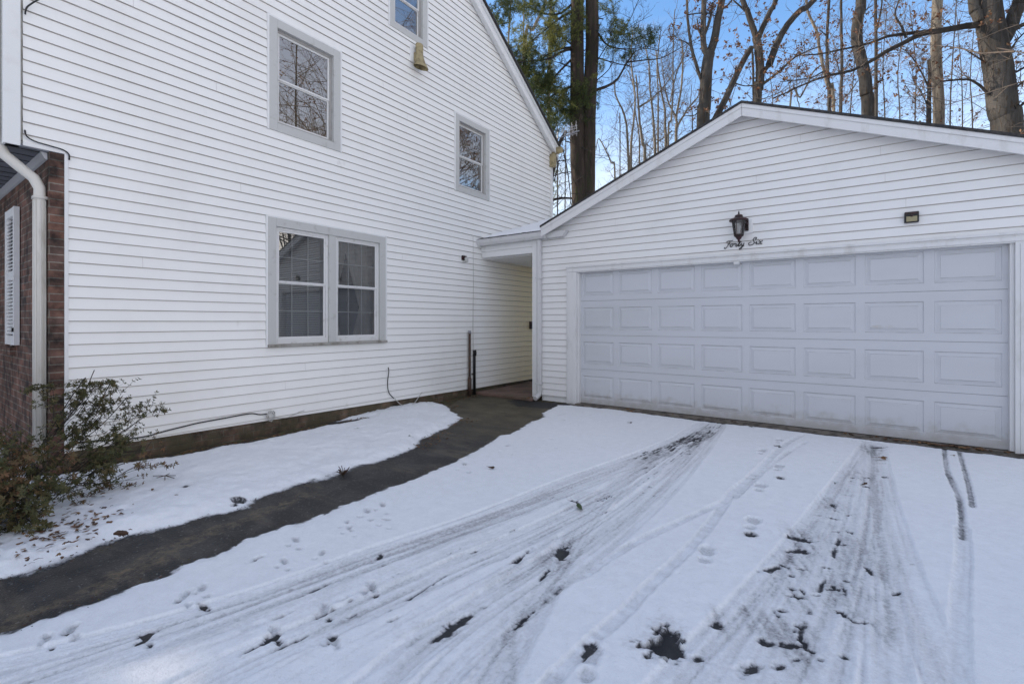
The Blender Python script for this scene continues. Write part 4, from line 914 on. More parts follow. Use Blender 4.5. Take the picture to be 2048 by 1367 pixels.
# shoe prints: whole sole shallow, dark heel patch
for (px, py, hx, hy) in ((1557,884,1556,894),(1557,938,1562,960),(1504,1050,1502,1074),(1522,906,None,0),(1520,978,None,0),(1412,1112,None,0),(1504,852,1504,856),(1180,1325,None,0)):
    c_ = gp(px, py); HA = math.atan2(c_[1], c_[0])-.12
    for off, ra, rb in ((.045, .078, .046), (-.085, .042, .034)):
        ex, ey = c_[0]+off*math.cos(HA), c_[1]+off*math.sin(HA); dent_w(ex, ey, ra, rb, .011, HA, rim=.0026, seed=px+int(off*99), rag=.30, dk=.46)
    if hx: dent(hx, hy, .042, .036, .02, HA, bare=.95, rim=.0, seed=px+1, rag=.45)
for (px, py, s) in ((591,1084,1),(569,1127,.9),(645,1111,.8),(370,1197,1),(406,1181,.8),(144,1262,1),(95,1283,.8),(293,1276,.9),(551,1269,1.2),(650,1224,1),(668,1283,1),(766,1012,1.1),(735,1026,1),(771,1043,.8),(744,1176,1.1),(1105,881,1),(929,930,1.2),(1015,894,1.2),(1154,852,1),(1180,832,.8),(1250,826,.7),(695,1048,.8),(760,1115,.7),(700,1060,.7),(1300,975,.6)):
    HA = random.Random(px).uniform(2.2, 3.2); dent(px, py, .050*s, .020*s, .015, HA, rim=.001, seed=px, rag=.5, dk=.5)
    dent(px-14, py+12, .022*s, .016*s, .012, HA, rim=.001, seed=px+5, rag=.5, dk=.45); dent(px+8, py+18, .020*s, .014*s, .012, HA, rim=.001, seed=px+6, rag=.5, dk=.45)
for (px, py, rx, ry, rot, bare) in (
    (519,1120,.07,.03,ang(430,1160,519,1120),.45),(408,1219,.06,.035,0,.75),(293,1274,.05,.03,1.2,.7),(515,1296,.10,.018,ang(460,1330,540,1290),.55),
    (1332,1290,.15,.085,1.9,.95),(1318,1300,.11,.05,.5,.9),(1300,1318,.05,.03,.2,.6),(1355,1300,.06,.03,2.4,.65),(1390,879,.16,.042,ang(1330,905,1410,868),.85),(1345,900,.15,.03,ang(1330,905,1410,868),.6),(1375,909,.06,.02,ang(1340,915,1400,905),.75),
    (1433,1252,.045,.03,1,.7),(1124,1107,.12,.05,ang(1100,1150,1135,1090),.5),(1090,1150,.09,.018,ang(1060,1180,1110,1130),.5),(1035,1125,.16,.022,ang(980,1170,1060,1105),.6),(1050,1240,.10,.012,ang(1000,1260,1060,1210),.5),(900,1260,.18,.045,ang(840,1300,920,1245),.55),(850,1180,.22,.012,ang(760,1240,880,1165),.55),(1145,1005,.07,.04,0,.45),
    (1728,974,.05,.035,.4,.75),(1772,956,.045,.04,.9,.75),(1762,928,.05,.014,.55,.8),(1762,896,.10,.05,.5,.75),(1718,884,.09,.04,.5,.6),(1670,927,.035,.025,.3,.7),(1676,945,.03,.016,.3,.7),(1666,1012,.022,.06,.2,.7),(1656,1036,.11,.018,.0,.5),(1602,1080,.11,.045,.2,.5),(1600,1105,.08,.04,.4,.4),(1542,1140,.08,.03,1.,.55),(1580,1136,.08,.025,.2,.6),(1588,1180,.055,.03,.2,.6),(1682,1090,.05,.025,.6,.6),(1694,1164,.05,.012,.1,.7),(1690,1232,.045,.03,-.6,.75),(1726,1248,.055,.022,.4,.6),(1582,1292,.06,.03,.6,.45),(1530,1288,.06,.035,.6,.55),(1692,1316,.03,.03,.2,.6),(1600,1256,.02,.03,.2,.6),(1780,1003,.08,.008,.45,.6),(1700,958,.02,.02,0,.5),(1826,1131,.018,.008,.5,.7),
    (1123,831,.10,.018,ang(1090,838,1150,828),.75),(1150,829,.04,.02,.3,.6),(1165,826,.07,.018,.4,.65),(1128,842,.03,.02,0,.7),(1154,852,.05,.018,.4,.5),(1082,812,.02,.02,0,0),(1185,818,.04,.015,0,.6),
    (1290,905,.12,.03,ang(1330,905,1410,868),.45),(1415,866,.10,.02,ang(1330,905,1410,868),.6),
    (1475,857,.04,.012,.4,.55),(1640,870,.04,.014,.4,.4),(1790,1190,.05,.02,1,.35),(1400,1320,.05,.03,1,.3),(1500,1340,.08,.04,1,.35),(1560,1335,.05,.03,.8,.4)):
    dent(px, py, rx*.76, ry*.66, .009, rot, bare=bare*1.12, rim=.0005, seed=px+py, rag=.85)
# stray crumbs of bare asphalt along the scraped right-hand track
rr = random.Random(12)
for i in range(30):
    f = rr.random(); px = 1738+(1560-1738)*f+rr.gauss(0, 22+44*f); py = 890+(1330-890)*f+rr.gauss(0, 18)
    dent(px, py, rr.uniform(.012, .045), rr.uniform(.006, .016), .010, rr.uniform(0, 3.1), bare=rr.uniform(.3, .85), rim=.001, seed=i*3, rag=1.1)
for i in range(22):
    f = rr.random(); px = 1380+(560-1380)*f+rr.gauss(0, 14+40*f); py = 880+(1290-880)*f+rr.gauss(0, 20+20*f)
    dent(px, py, rr.uniform(.02, .10), rr.uniform(.004, .009), .008, ang(px, py, px+60, py-28), bare=rr.uniform(.3, .7), rim=.0, seed=i*5, rag=1.1)
cov *= sstep(-.004, .006, T)
cov = np.clip(cov-.06*np.clip(fbm(X, Y, .7, 44), 0, 1), 0, 1)
tag(grid_mesh('driveway_snow', xs, ys, T, cov, M['snow']), 'thin snow on the driveway marked by tyre tracks and footprints', kind='stuff')

# ---- lawn snow
xs2 = np.arange(-7.4, -2.9, .014); ys2 = np.arange(-.4, 6.3, .014)
X2, Y2 = np.meshgrid(xs2, ys2, indexing='ij')
le = G_(LAWN_EDGE)
polyL = le+[(-5.30, 4.0), (-5.36, 3.4), (-5.31, 2.7), (-5.38, 2.2), (-5.34, 1.75), (-5.42, 1.5), (-5.44, 1.02), (-5.6, .93), (-7.6, .93), (-7.6, -.7), (-4.2, -.7)]
dd, _, _ = polydist(X2, Y2, polyL+[polyL[0]])
sg2 = np.where(inside(X2, Y2, polyL), dd, -dd)+.05*fbm(X2, Y2, .18, 31)+.035*fbm(X2, Y2, .05, 32)
T2 = .046*sstep(-.01, .22, sg2)-.012*sstep(0, -.05, sg2)-.002*(sg2 < .004)
T2 += (.030*fbm(X2, Y2, .6, 33)+.024*fbm(X2*.8+Y2*.3, Y2, .24, 36)+.012*fbm(X2, Y2, .08, 34))*sstep(0, .15, sg2)
cov2 = sstep(.0, .012, T2)
# thin worn patches near the far tip
worn = fbm(X2, Y2, .10, 40)+sstep(4.2, 5.6, Y2)*.75-.55
T2 -= .05*np.clip(worn, 0, 1)*sstep(3.9, 4.6, Y2); cov2 = np.minimum(cov2, sstep(-.004, .014, T2))
def dent2(px, py, r, seed, bare=.7):
    cx, cy = gp(px, py, .03); q = np.hypot((X2-cx)/r, (Y2-cy)/r*1.0)+.5*fbm(X2, Y2, .06, seed)
    global T2, cov2
    mm = 1-sstep(bare*.8, bare, q); T2 = T2*(1-mm)-.006*mm; cov2 = np.minimum(cov2, 1-.9*(1-sstep(bare, bare*1.4, q)))
for px, py, r in ((478,998,.055),(470,1006,.03),(372,976,.04),(686,942,.05),(866,872,.09),(821,873,.035),(876,868,.06),(713,858,.03),(245,1075,.05)): dent2(px, py, r, px)
tag(grid_mesh('lawn_snow', xs2, ys2, T2, cov2, M['snow']), 'lumpy older snow between the house wall and the bare path', kind='stuff')

# ---- sheets below
def sheet(name, pts, z, m, label):
    t = MB(); t.face([(x, y, z) for x, y in pts]); o = t.build(name, m); return tag(o, label, kind='structure')
t = MB(); t.face([(-60, -60, -.008), (60, -60, -.008), (60, 140, -.008), (-60, 140, -.008)]); tag(t.build('ground', M['dirt']), 'damp soil under the snow', kind='structure')
sheet('driveway', [(-2.45, -9), (2.9, -9), (2.9, 6.54), (-4.1, 6.54), (-3.55, 4.3), (-3.2, 2.6), (-2.75, .6)], -.003, M['asphalt'], 'black asphalt driveway showing through the snow')
pl = G_([(-400, 1255)]+LAWN_EDGE[1:17])
pathpts = [(-3.6, -2.5), (-3.75, -.4)]+[(x-.04, y) for x, y in pl[2:]]+[(-5.05, 5.35), (-5.30, 5.8), (-5.42, 6.2), (-5.46, 6.47), (-3.55, 6.50), (-3.40, 6.2), (-3.0, 4.3), (-2.75, 2.5), (-2.3, .6), (-2.2, -2.5)]
sheet('path', pathpts, .0015, M['path'], 'dark worn path from the lawn edge to the passage')
# snow spread over the rest of the yard and the woods behind
def yard(name, quads, label):
    t = MB()
    for a, b, c, d in quads:
        nx = max(1, int((b-a)/1.5)); ny = max(1, int((d-c)/1.5)); rgn = random.Random(3)
        P = {(i, j): (a+(b-a)*i/nx, c+(d-c)*j/ny, .022+(.03*rgn.random() if 0 < i < nx and 0 < j < ny else 0)) for i in range(nx+1) for j in range(ny+1)}
        for i in range(nx):
            for j in range(ny): t.face([P[i, j], P[i+1, j], P[i+1, j+1], P[i, j+1]])
    o = t.build(name, M['yardsnow'], smooth=True); tag(o, label, kind='structure')
M['yardsnow'] = mat('yard_snow', (.84, .85, .87), .6, (.76, .77, .79), 1.2, bump=.004, bscale=25)
yard('snowfield', [(-60, -7.38, -60, .93), (2.18, 60, -60, 6.6), (-7.4, 2.2, -60, -.02), (-60, -17.7, .93, 140), (-17.7, 60, 13.3, 140), (-17.7, -4.3, 9.5, 13.3), (2.0, 60, 6.6, 13.3)], 'snow covered yard around the house')
t = MB(); t.box(-17.4, XH-.25, 1.2, 8.8, -.001, .02); t.build('house_floor', M['dark'], house)

# ------------------------------------------------------------------ litter lying on the snow
M['deadleaf'] = mat('dead_oak_leaf', (.13, .065, .03), .8, (.22, .13, .06), 8)
M['leafdark'] = mat('wet_dead_leaf', (.055, .03, .018), .7, (.10, .05, .028), 8)
M['greenleaf'] = mat('fallen_green_leaf', (.045, .065, .02), .6)
def leaf_pts(c, s, a, lobed=True, tilt=.2, rnd=random):
    out_ = []; n = 14
    for k in range(n):
        t_ = 2*math.pi*k/n; r_ = s*(.5+.5*abs(math.cos(t_)))*(1 if (k % 2 == 0 or not lobed) else .62)
        u, v = r_*math.cos(t_), r_*.6*math.sin(t_)
        out_.append((c[0]+u*math.cos(a)-v*math.sin(a), c[1]+u*math.sin(a)+v*math.cos(a), c[2]+.12*s*math.sin(t_*2+a)+tilt*v+rnd.uniform(0, .06*s)))
    return out_
def leaf_obj(name, px, py, s, a, m, label, z=.033, group=None, lobed=True):
    x, y = gp(px, py, z-.01); t = MB(); rn = random.Random(px); P = leaf_pts((0, 0, 0), s, a, lobed, .25, rn)
    c = (0, 0, .02*s)
    for p, q in zip(P, P[1:]+P[:1]): t.face([p, q, c])
    t.tube([(0, 0, .002), (-s*1.3*math.cos(a), -s*1.3*math.sin(a), .002)], .0012, 4)
    t2 = t.build(name, m); t2.location = (x, y, z)
    return tag(t2, label, 'leaf', group)
leaf_obj('fallen_leaf', 1762, 917, .062, .5, M['deadleaf'], 'flat brown oak leaf on the snow in front of the right half of the door', .03)
leaf_obj('fallen_leaf', 1159, 1016, .05, 2.2, M['greenleaf'], 'dark green leaf lying in the left tyre track', .022, lobed=False)
leaf_obj('fallen_leaf', 1729, 970, .045, 1.1, M['leafdark'], 'wet brown leaf lying in the bare patch below the flat oak leaf', .01)
leaf_obj('fallen_leaf', 1906, 912, .02, .3, M['deadleaf'], 'small brown leaf at the start of the thin right wheel mark', .03)
leaf_obj('fallen_leaf', 1260, 823, .05, .2, M['deadleaf'], 'light brown leaf on the snow edge before the left end of the door', .03)
leaf_obj('fallen_leaf', 1260, 846, .035, .9, M['leafdark'], 'small dark brown leaf below the light leaf near the left of the door', .03)
leaf_obj('fallen_leaf', 982, 936, .035, .2, M['leafdark'], 'lone curled dark leaf on clean snow near the path bend', .034, lobed=False)
leaf_obj('fallen_leaf', 1055, 796, .05, .2, M['deadleaf'], 'tan leaf at the edge of the passage floor beside the downspout', .054)
def litter(name, gen, n, smin, smax, seed, mats_, label):
    rn = random.Random(seed); t = MB()
    for i in range(n):
        x, y, z = gen(rn); s = rn.uniform(smin, smax); P = leaf_pts((x, y, z), s, rn.uniform(0, 6.3), rn.random() < .5, rn.uniform(-.3, .5), rn); c = (x, y, z+.25*s); mi = rn.randrange(len(mats_))
        for p, q in zip(P, P[1:]+P[:1]): t.face([p, q, c], mi)
    tag(t.build(name, mats_), label, kind='stuff')
def g_thr(r):
    x = r.choice([r.uniform(.2, 1.2), r.uniform(-.1, 1.5), r.gauss(.75, .3)]) if r.random() < .8 else r.uniform(-3.4, 1.5); return (min(x, 1.6), r.uniform(6.545, 6.64), .024)
litter('leaf_litter', g_thr, 70, .018, .045, 4, [M['deadleaf'], M['leafdark']], 'brown leaves blown against the garage door threshold')
def g_bush(r):
    px = r.gauss(120, 70); py = 1060+r.gauss(0, 26)-.28*(px-120); x, y = gp(px, py, .04); return (x, y, .058)
litter('leaf_litter', g_bush, 190, .010, .026, 5, [M['leafdark'], M['deadleaf']], 'small fallen leaves on the snow below the shrub')
def g_wall(r): return (-5.40+r.uniform(0, .12), r.uniform(1.6, 6.3), .01)
litter('leaf_litter', g_wall, 280, .008, .026, 6, [M['leafdark'], M['deadleaf']], 'leaf bits and debris along the foundation')
def g_edge(r):
    a, b = gp(*r.choice([(880, 868), (905, 850), (925, 840), (860, 880), (840, 892), (900, 815), (850, 800), (790, 812)])); return (a+r.gauss(0, .1), b+r.gauss(0, .1), .012)
litter('leaf_litter', g_edge, 260, .008, .022, 9, [M['leafdark'], M['deadleaf']], 'brown turf crumbs at the tip of the lawn snow')
pc = MB(); px_, py_ = gp(243, 1077, .03); pc.tube([(px_-.028, py_-.03, .062), (px_-.02, py_-.012, .066), (px_+.02, py_+.012, .066), (px_+.03, py_+.022, .064)], [.006, .014, .013, .004], 8)
for i in range(26):
    a = i*2.4; f = i/26; c = Vector((px_-.028+.058*f, py_-.02+.04*f, .062)); rr_ = .014*math.sin(math.pi*(.15+.8*f)); o_ = Vector((-.56*math.cos(a), .82*math.cos(a), math.sin(a)))*rr_
    pc.tube([c, c+o_*1.25+Vector((.008, .005, 0))], [.006, .003], 4)
tag(pc.build('pine_cone', M['leafdark'], smooth=False), 'brown pine cone at the snow edge beside the bare path', 'pine cone')
tw = MB(); a0 = Vector((*gp(330, 958, .04), .062))
for q in ((-.10, -.05, .10, .03), (-.06, .05, .09, -.03), (-.02, -.05, .04, .06)): tw.tube([a0+Vector((q[0], q[1], 0)), a0+Vector((0, 0, .008)), a0+Vector((q[2], q[3], 0))], .003, 5)
tag(tw.build('twig', M['leafdark']), 'small forked twig on the lawn snow right of the shrub', 'twig')
st = MB(); sx_, sy_ = gp(686, 945, .02)
for i in range(16):
    a = i*1.7; st.tube([(sx_, sy_, .0), (sx_+.03*math.cos(a), sy_+.03*math.sin(a), .035+.012*math.sin(i*3)), (sx_+.055*math.cos(a), sy_+.05*math.sin(a), .05+.02*math.sin(i*5))], .003, 4)
tag(st.build('weed_tuft', M['leafdark']), 'dark weed tuft sticking up where the lawn snow meets the path', 'plant')

def g_path(r):
    P = G_(LAWN_EDGE[1:17]) if r.random() < .6 else G_(DRIVE_EDGE[1:21]); i = r.randrange(len(P)-1); f = r.random()
    return (P[i][0]*(1-f)+P[i+1][0]*f+r.gauss(0, .035), P[i][1]*(1-f)+P[i+1][1]*f+r.gauss(0, .035), .012)
litter('grit', g_path, 420, .003, .010, 15, [M['leafdark'], M['dirt'], M['asphalt']], 'dirt crumbs and grit along both edges of the bare path')
# ------------------------------------------------------------------ TREES
def bark(name, c1, c2, c3, sc=1.0):
    return mat(name, c1, .9, c2, 3*sc, lo=.38, hi=.62, bump=.02, bscale=14*sc, stretch=(1, 1, .18), col3=c3, scale3=14*sc, lo3=.52, hi3=.66, spec=.15)
M['barkp'] = bark('pine_bark', (.072, .054, .044), (.034, .027, .023), (.040, .042, .022))
M['barko'] = bark('oak_bark', (.088, .081, .073), (.042, .039, .036), (.055, .041, .028))
M['barkl'] = bark('pale_bark', (.27, .24, .19), (.14, .12, .095), (.08, .068, .052))
M['barkt'] = mat('twig_bark', (.15, .12, .095), .9, (.085, .07, .06), 4, spec=.15)
M['barkd'] = mat('dark_limb_bark', (.055, .047, .040), .9, (.03, .027, .025), 4, spec=.15)
def foliage_mat(name, cols, trans=.35):
    m = bpy.data.materials.new(name); m.use_nodes = True; t = m.node_tree; b = t.nodes['Principled BSDF']; o = t.nodes['Material Output']
    b.inputs['Roughness'].default_value = .6; b.inputs['Specular IOR Level'].default_value = .25
    a = N(t, 'ShaderNodeAttribute', attribute_name='tint'); r = N(t, 'ShaderNodeValToRGB'); e = r.color_ramp.elements
    e[0].color = (*cols[0], 1); e[1].color = (*cols[-1], 1)
    for i, c in enumerate(cols[1:-1]): q = e.new((i+1)/(len(cols)-1)); q.color = (*c, 1)
    t.links.new(a.outputs['Fac'], r.inputs[0]); t.links.new(r.outputs[0], b.inputs['Base Color'])
    tr = N(t, 'ShaderNodeBsdfTranslucent'); t.links.new(r.outputs[0], tr.inputs[0]); x = N(t, 'ShaderNodeMixShader'); x.inputs[0].default_value = trans
    t.links.new(b.outputs[0], x.inputs[1]); t.links.new(tr.outputs[0], x.inputs[2]); t.links.new(x.outputs[0], o.inputs[0]); return m
M['needle'] = foliage_mat('pine_needles', [(.022, .038, .014), (.055, .075, .020), (.13, .145, .035), (.27, .25, .07)])
M['oakleaf'] = foliage_mat('dead_oak_leaves', [(.075, .035, .022), (.14, .065, .038), (.21, .11, .06), (.34, .21, .12)], .4)
M['shrub'] = foliage_mat('shrub_leaves', [(.058, .066, .028), (.10, .098, .040), (.14, .10, .048), (.21, .11, .06)], .25)

class Leaves:                                     # many small leaf faces with a tint each
    def __init__(s): s.v = []; s.f = []; s.t = []
    def quad(s, c, u, v, tint):
        i = len(s.v); s.v += [c-u, c+v, c+u, c-v]; s.f.append((i, i+1, i+2, i+3)); s.t.append(tint)
    def build(s, name, m, parent):
        me = bpy.data.meshes.new(name); off = Vector(parent.location); me.from_pydata([tuple(p-off) for p in s.v], [], s.f); me.materials.append(m)
        a = me.attributes.new('tint', 'FLOAT', 'FACE'); a.data.foreach_set('value', s.t); me.update()
        o = bpy.data.objects.new(name, me); C.objects.link(o); o.parent = parent; return o
def rv(r): 
    v = Vector((r.gauss(0, 1), r.gauss(0, 1), r.gauss(0, 1))); return v.normalized()
def twig(mb, p, d, L, r, lev, rn, tips, up=.12, kink=.25):
    n = 4 if lev > 0 else 3; pts = [p]; dirs = []; q = p.copy(); dd = d.normalized()
    for i in range(n):
        dd = (dd+rv(rn)*kink+Vector((0, 0, up))).normalized(); q = q+dd*(L/n); pts.append(q.copy()); dirs.append(dd.copy())
    mb.tube(pts, [r*(1-.75*i/n) for i in range(n+1)], 4 if lev > 1 else 3, cap=False)
    tips.append((q.copy(), dd.copy()))
    if lev > 0:
        for k in range(rn.randint(2, 4) if lev == 1 else rn.randint(3, 6)):
            i = rn.randint(1, n-1); t_ = rn.random(); b = pts[i].lerp(pts[i+1], t_)
            side = dirs[i].cross(rv(rn)).normalized()
            nd = (dirs[i]*rn.uniform(.4, 1.0)+side*rn.uniform(.5, 1)).normalized()
            twig(mb, b, nd, L*rn.uniform(.35, .6), max(r*.5, .0035), lev-1, rn, tips, up, kink)
def leaf_cluster(lv, p, rn, n, s, spread, lo=0, hi=1):
    for i in range(n):
        c = p+rv(rn)*spread*rn.random(); u = rv(rn)*s*rn.uniform(.6, 1.2); v = u.cross(rv(rn)); v = v.normalized()*s*.55 if v.length > 1e-6 else Vector((0, 0, s))
        lv.quad(c, u, v, rn.uniform(lo, hi))
def px_pts(P, d): return [at(x, y, d+(q[0] if q else 0)) for x, y, *q in P]
def tree(name, label, cat, d, trunks, limbs, bark_m, group=None, seed=1, tw=None, leaves=None, limbmat=None, twmat=None):
    """trunks and limbs: [pts px, r0, r1] with radii in metres; tw=(spacing, length, radius, level, startz)"""
    rn = random.Random(seed)
    base = px_pts(trunks[0][0][:1], d)[0]; root = empty(name, (base.x, base.y, 0), label, cat, group)
    tips = []; tm = MB(); tr = MB()
    def resamp(P, r0, r1, wob):
        S = sm([tuple(p) for p in P], 5); n = len(S)
        return [s+rv(rn)*wob for s in S], [r0+(r1-r0)*i/(n-1) for i in range(n)]
    for k, (P, r0, r1) in enumerate(trunks):
        W = px_pts(P, d)
        if W[0].z > .3 and k == 0: W = [Vector((W[0].x+(W[0].x-W[1].x)*.1, W[0].y, -.1))]+W
        # carry the stem on above the frame
        if P[-1][1] <= 2:
            e = (W[-1]-W[-2]).normalized(); W.append(W[-1]+(e+Vector((0, 0, .4)))*3.0)
        S, rr = resamp(W, r0, r1, min(r0, .06)*.12)
        if k == 0: rr[0] *= 1.3
        tm.tube(S, rr, 14)
        if tw:
            sp, L, r, lev, z0 = tw; acc = 0
            for a, b in zip(S, S[1:]):
                acc += (b-a).length
                while acc > sp:
                    acc -= sp*rn.uniform(.6, 1.4)
                    if b.z > z0: twig(tr, a.lerp(b, rn.random()), (rv(rn)+Vector((0, 0, .35))), L*rn.uniform(.5, 1.2), r, lev, rn, tips)
    tm.build('trunk', bark_m, root, smooth=True)
    for P, r0, r1 in limbs:
        W = px_pts(P, d)
        if P[-1][1] <= 2: W.append(W[-1]+(W[-1]-W[-2]).normalized()*1.5)
        S, rr = resamp(W, r0, r1, r0*.10); lm = MB(); lm.tube(S, rr, 7); lm.build('limb', limbmat or bark_m, root, smooth=True)
        if tw:
            sp, L, r, lev, z0 = tw; acc = 0
            for a, b in zip(S, S[1:]):
                acc += (b-a).length
                while acc > sp*.6:
                    acc -= sp*.6*rn.uniform(.6, 1.4); dr = (b-a).normalized()
                    twig(tr, a.lerp(b, rn.random()), (dr*.5+rv(rn)*.9+Vector((0, 0, .25))), L*rn.uniform(.4, .9), min(r, r0*.6), lev, rn, tips)
    if tr.v: tr.build('twigs', twmat or M['barkt'], root)
    if leaves:
        lv = Leaves(); frac, n, s, spread = leaves
        for p, dd in tips:
            if rn.random() < frac*.5: leaf_cluster(lv, p, rn, int(n*1.3), s*.95, spread*.62)
        lv.build('dead_leaves', M['oakleaf'], root)
    return root, tips, rn
WOODS = 'bare trees behind the garage'
# --- twin trunk pine
D = 16.0
pine, tips, rn = tree('pine_tree', 'tall brown pine with two joined trunks right of the house gable', 'tree', D,
    [([(1159,430),(1155,300),(1154,180),(1154,60),(1154,0)], .27, .20), ([(1176,430),(1177,300),(1179,200),(1184,100),(1184,0)], .235, .215)],
    [([(1145,95),(1120,98),(1098,108,.4),(1070,125,.6),(1040,128,.8)], .04, .01), ([(1148,20),(1118,38,-.3),(1100,52,-.5),(1060,85,-.8)], .045, .012), ([(1152,0),(1122,26),(1090,28),(1060,16),(1030,14)], .04, .012),
     ([(1144,98),(1125,103,-.3),(1100,117,-.5),(1060,122,-.9),(1035,125,-1.2)], .045, .015), ([(1144,118),(1120,142),(1095,170,.5),(1075,195,.6),(1062,214,.6)], .04, .01), ([(1144,172),(1125,182),(1105,192),(1085,210),(1066,224)], .05, .012), ([(1146,136),(1118,126),(1104,122)], .02, .008),
     ([(1146,200),(1115,202),(1085,192),(1060,190)], .022, .008), ([(1146,92),(1130,78),(1118,68)], .03, .015), ([(1142,40),(1165,95),(1170,102)], .014, .01),
     ([(1193,62),(1212,88,-.4),(1236,97,-.6),(1262,98,-.8),(1300,92,-1)], .035, .008), ([(1193,115),(1215,122,-.3),(1245,130,-.4),(1268,135,-.5)], .025, .008),
     ([(1192,180),(1215,172),(1235,158),(1250,132),(1268,105)], .055, .02), ([(1252,125),(1290,120),(1320,117),(1340,108),(1375,88)], .026, .008), ([(1262,108),(1290,97),(1330,103),(1352,86)], .016, .006),
     ([(1192,162),(1215,142),(1228,122)], .02, .01), ([(1193,125),(1215,90),(1245,60),(1262,35),(1276,2)], .018, .008), ([(1240,70),(1270,48),(1305,30)], .012, .005), ([(1193,37),(1207,38)], .02, .016), ([(1195,36),(1222,26)], .01, .006),
     ([(1155,196),(1168,215),(1178,240,-.8)], .02, .016), ([(1140,242),(1158,244),(1165,248)], .018, .012), ([(1130,282),(1150,288),(1175,300,-.4)], .022, .02), ([(1105,400),(1125,396),(1150,397)], .045, .03), ([(1105,353),(1125,346),(1146,343)], .02, .012), ([(1105,325),(1130,320),(1146,318)], .018, .01)],
    M['barkp'], seed=4, tw=(.42, .9, .010, 2, 5), limbmat=M['barkd'], twmat=M['barkd'])
# dead and needle-bearing side twigs
rn = random.Random(31); tr = MB(); nd = Leaves()
def sprig(c, d, L, tint0, tint1, dens=1.0, nl=.10):
    n = 5; p = c.copy(); pts = [p.copy()]; dd = d.normalized()
    for i in range(n):
        dd = (dd+rv(rn)*.22).normalized(); p = p+dd*(L/n); pts.append(p.copy())
        for k in range(int(9*dens)):
            q = pts[-2].lerp(pts[-1], rn.random()); nv = (dd*.7+rv(rn)).normalized()*nl*rn.uniform(.6, 1.1)
            w = nv.cross(rv(rn)); w = w.normalized()*.0065
            nd.quad(q+nv*.5, nv*.5, w, min(1, max(0, rn.uniform(tint0, tint1))))
    tr.tube(pts, [.006, .005, .004, .004, .003, .002], 3, cap=False)
clumps = [ # px, py, sx, sy, number of sprigs, tint low, high
 (1060,118,46,24,60,.0,.3),(1028,122,26,20,30,0,.2),(1050,150,32,26,95,.3,.75),(1078,165,30,24,60,.0,.4),(1100,160,22,26,42,.1,.5),(1070,185,24,16,36,.05,.45),(1085,215,24,26,46,.05,.4),(1120,205,24,24,42,.3,1),(1110,240,30,22,46,.1,.6),
 (1132,215,16,26,30,.0,.4),(1095,262,16,16,26,0,.4),(1052,82,18,26,40,.5,1),(1108,62,22,26,62,.6,1),(1112,90,14,20,30,.5,1),(1000,42,22,10,22,.1,.6),(1015,14,36,14,52,.0,.4),(1055,22,26,20,34,.3,.9),(1090,12,26,10,24,.1,.6),(1135,50,18,26,34,.3,.9),(1160,55,14,20,34,.3,.8),(1160,20,12,16,20,.2,.7),
 (1236,58,34,18,54,.3,.9),(1262,78,40,14,52,.05,.5),(1225,95,26,10,18,.3,.7),(1300,76,16,12,32,.0,.3),(1215,20,16,18,20,.3,.8),(1250,110,26,12,16,.0,.4),(1160,165,22,30,18,.2,.6),(1170,185,24,22,46,.15,.5),(1165,215,26,16,36,.1,.5),(1150,232,20,14,22,.1,.5),(1200,140,12,12,10,.4,.9),(1110,180,26,12,26,.4,1)]
for px, py, sx, sy, n, a, b in clumps:
    for i in range(int(n*(1.25 if px < 1140 else .9))):
        dz = rn.gauss(0, .55); c = at(px+rn.gauss(0, sx*.55), py+rn.gauss(0, sy*.55), D-.35+dz)
        sprig(c, (rv(rn)+Vector((0, 0, .25))), rn.uniform(.16, .42), a, b, nl=.125)
tr.build('twigs', M['barkd'], pine); nd.build('needles', M['needle'], pine)
# --- thin stems left of the pine, lit needles on them
def slim(px, d, P, r, label, nneed, seed, name='slender_evergreen'):
    global rn, tr, nd
    root, tips, r2 = tree(name, label, 'tree', d, [(P, r, r*.7)], [], M['barkl'], 'slender trees left of the big pine', seed, tw=(.5, .8, .012, 1, 4))
    rn = random.Random(seed); tr = MB(); nd = Leaves()
    for i in range(nneed):
        f = rn.random(); y = P[0][1]*(1-f)+P[-1][1]*f; c = at(P[0][0]+(P[-1][0]-P[0][0])*f+rn.gauss(0, 9), y, d-.1+rn.gauss(0, .4)); sprig(c, rv(rn), rn.uniform(.15, .4), .4, 1, nl=.11)
    nd.build('needles', M['needle'], root); tr.build('fine_twigs', M['barkd'], root)
slim(0, 23, [(1014,180),(1016,100),(1019,40),(1022,0)], .055, 'thin pale evergreen nearest the gable edge with light needles', 70, 51)
slim(0, 25, [(1046,150),(1047,80),(1048,0)], .045, 'thin yellow green evergreen second from the gable edge', 110, 52)
slim(0, 21, [(1094,440),(1096,300),(1098,180),(1100,60),(1102,0)], .085, 'slender yellow lit evergreen just left of the big pine', 420, 53)
tree('leaning_bare_tree', 'slanting pale grey trunk between the thin evergreens and the pine', 'tree', 27, [([(1050,110),(1066,60),(1085,20),(1092,0)], .10, .07)], [], M['barkl'], WOODS, 54, tw=(.5, 1.3, .015, 1, 4))
tree('broken_snag', 'dark leaning dead stem between rear eave and pine', 'tree', 14.5, [([(1097,430),(1104,350),(1112,310),(1120,285),(1132,262)], .08, .05)], [([(1118,292),(1126,300),(1134,336),(1140,380),(1142,410)], .02, .014), ([(1112,310),(1116,330),(1108,362)], .03, .015)], M['barkd'], WOODS, 55, tw=(.35, 1.0, .012, 2, 2), twmat=M['barkd'])
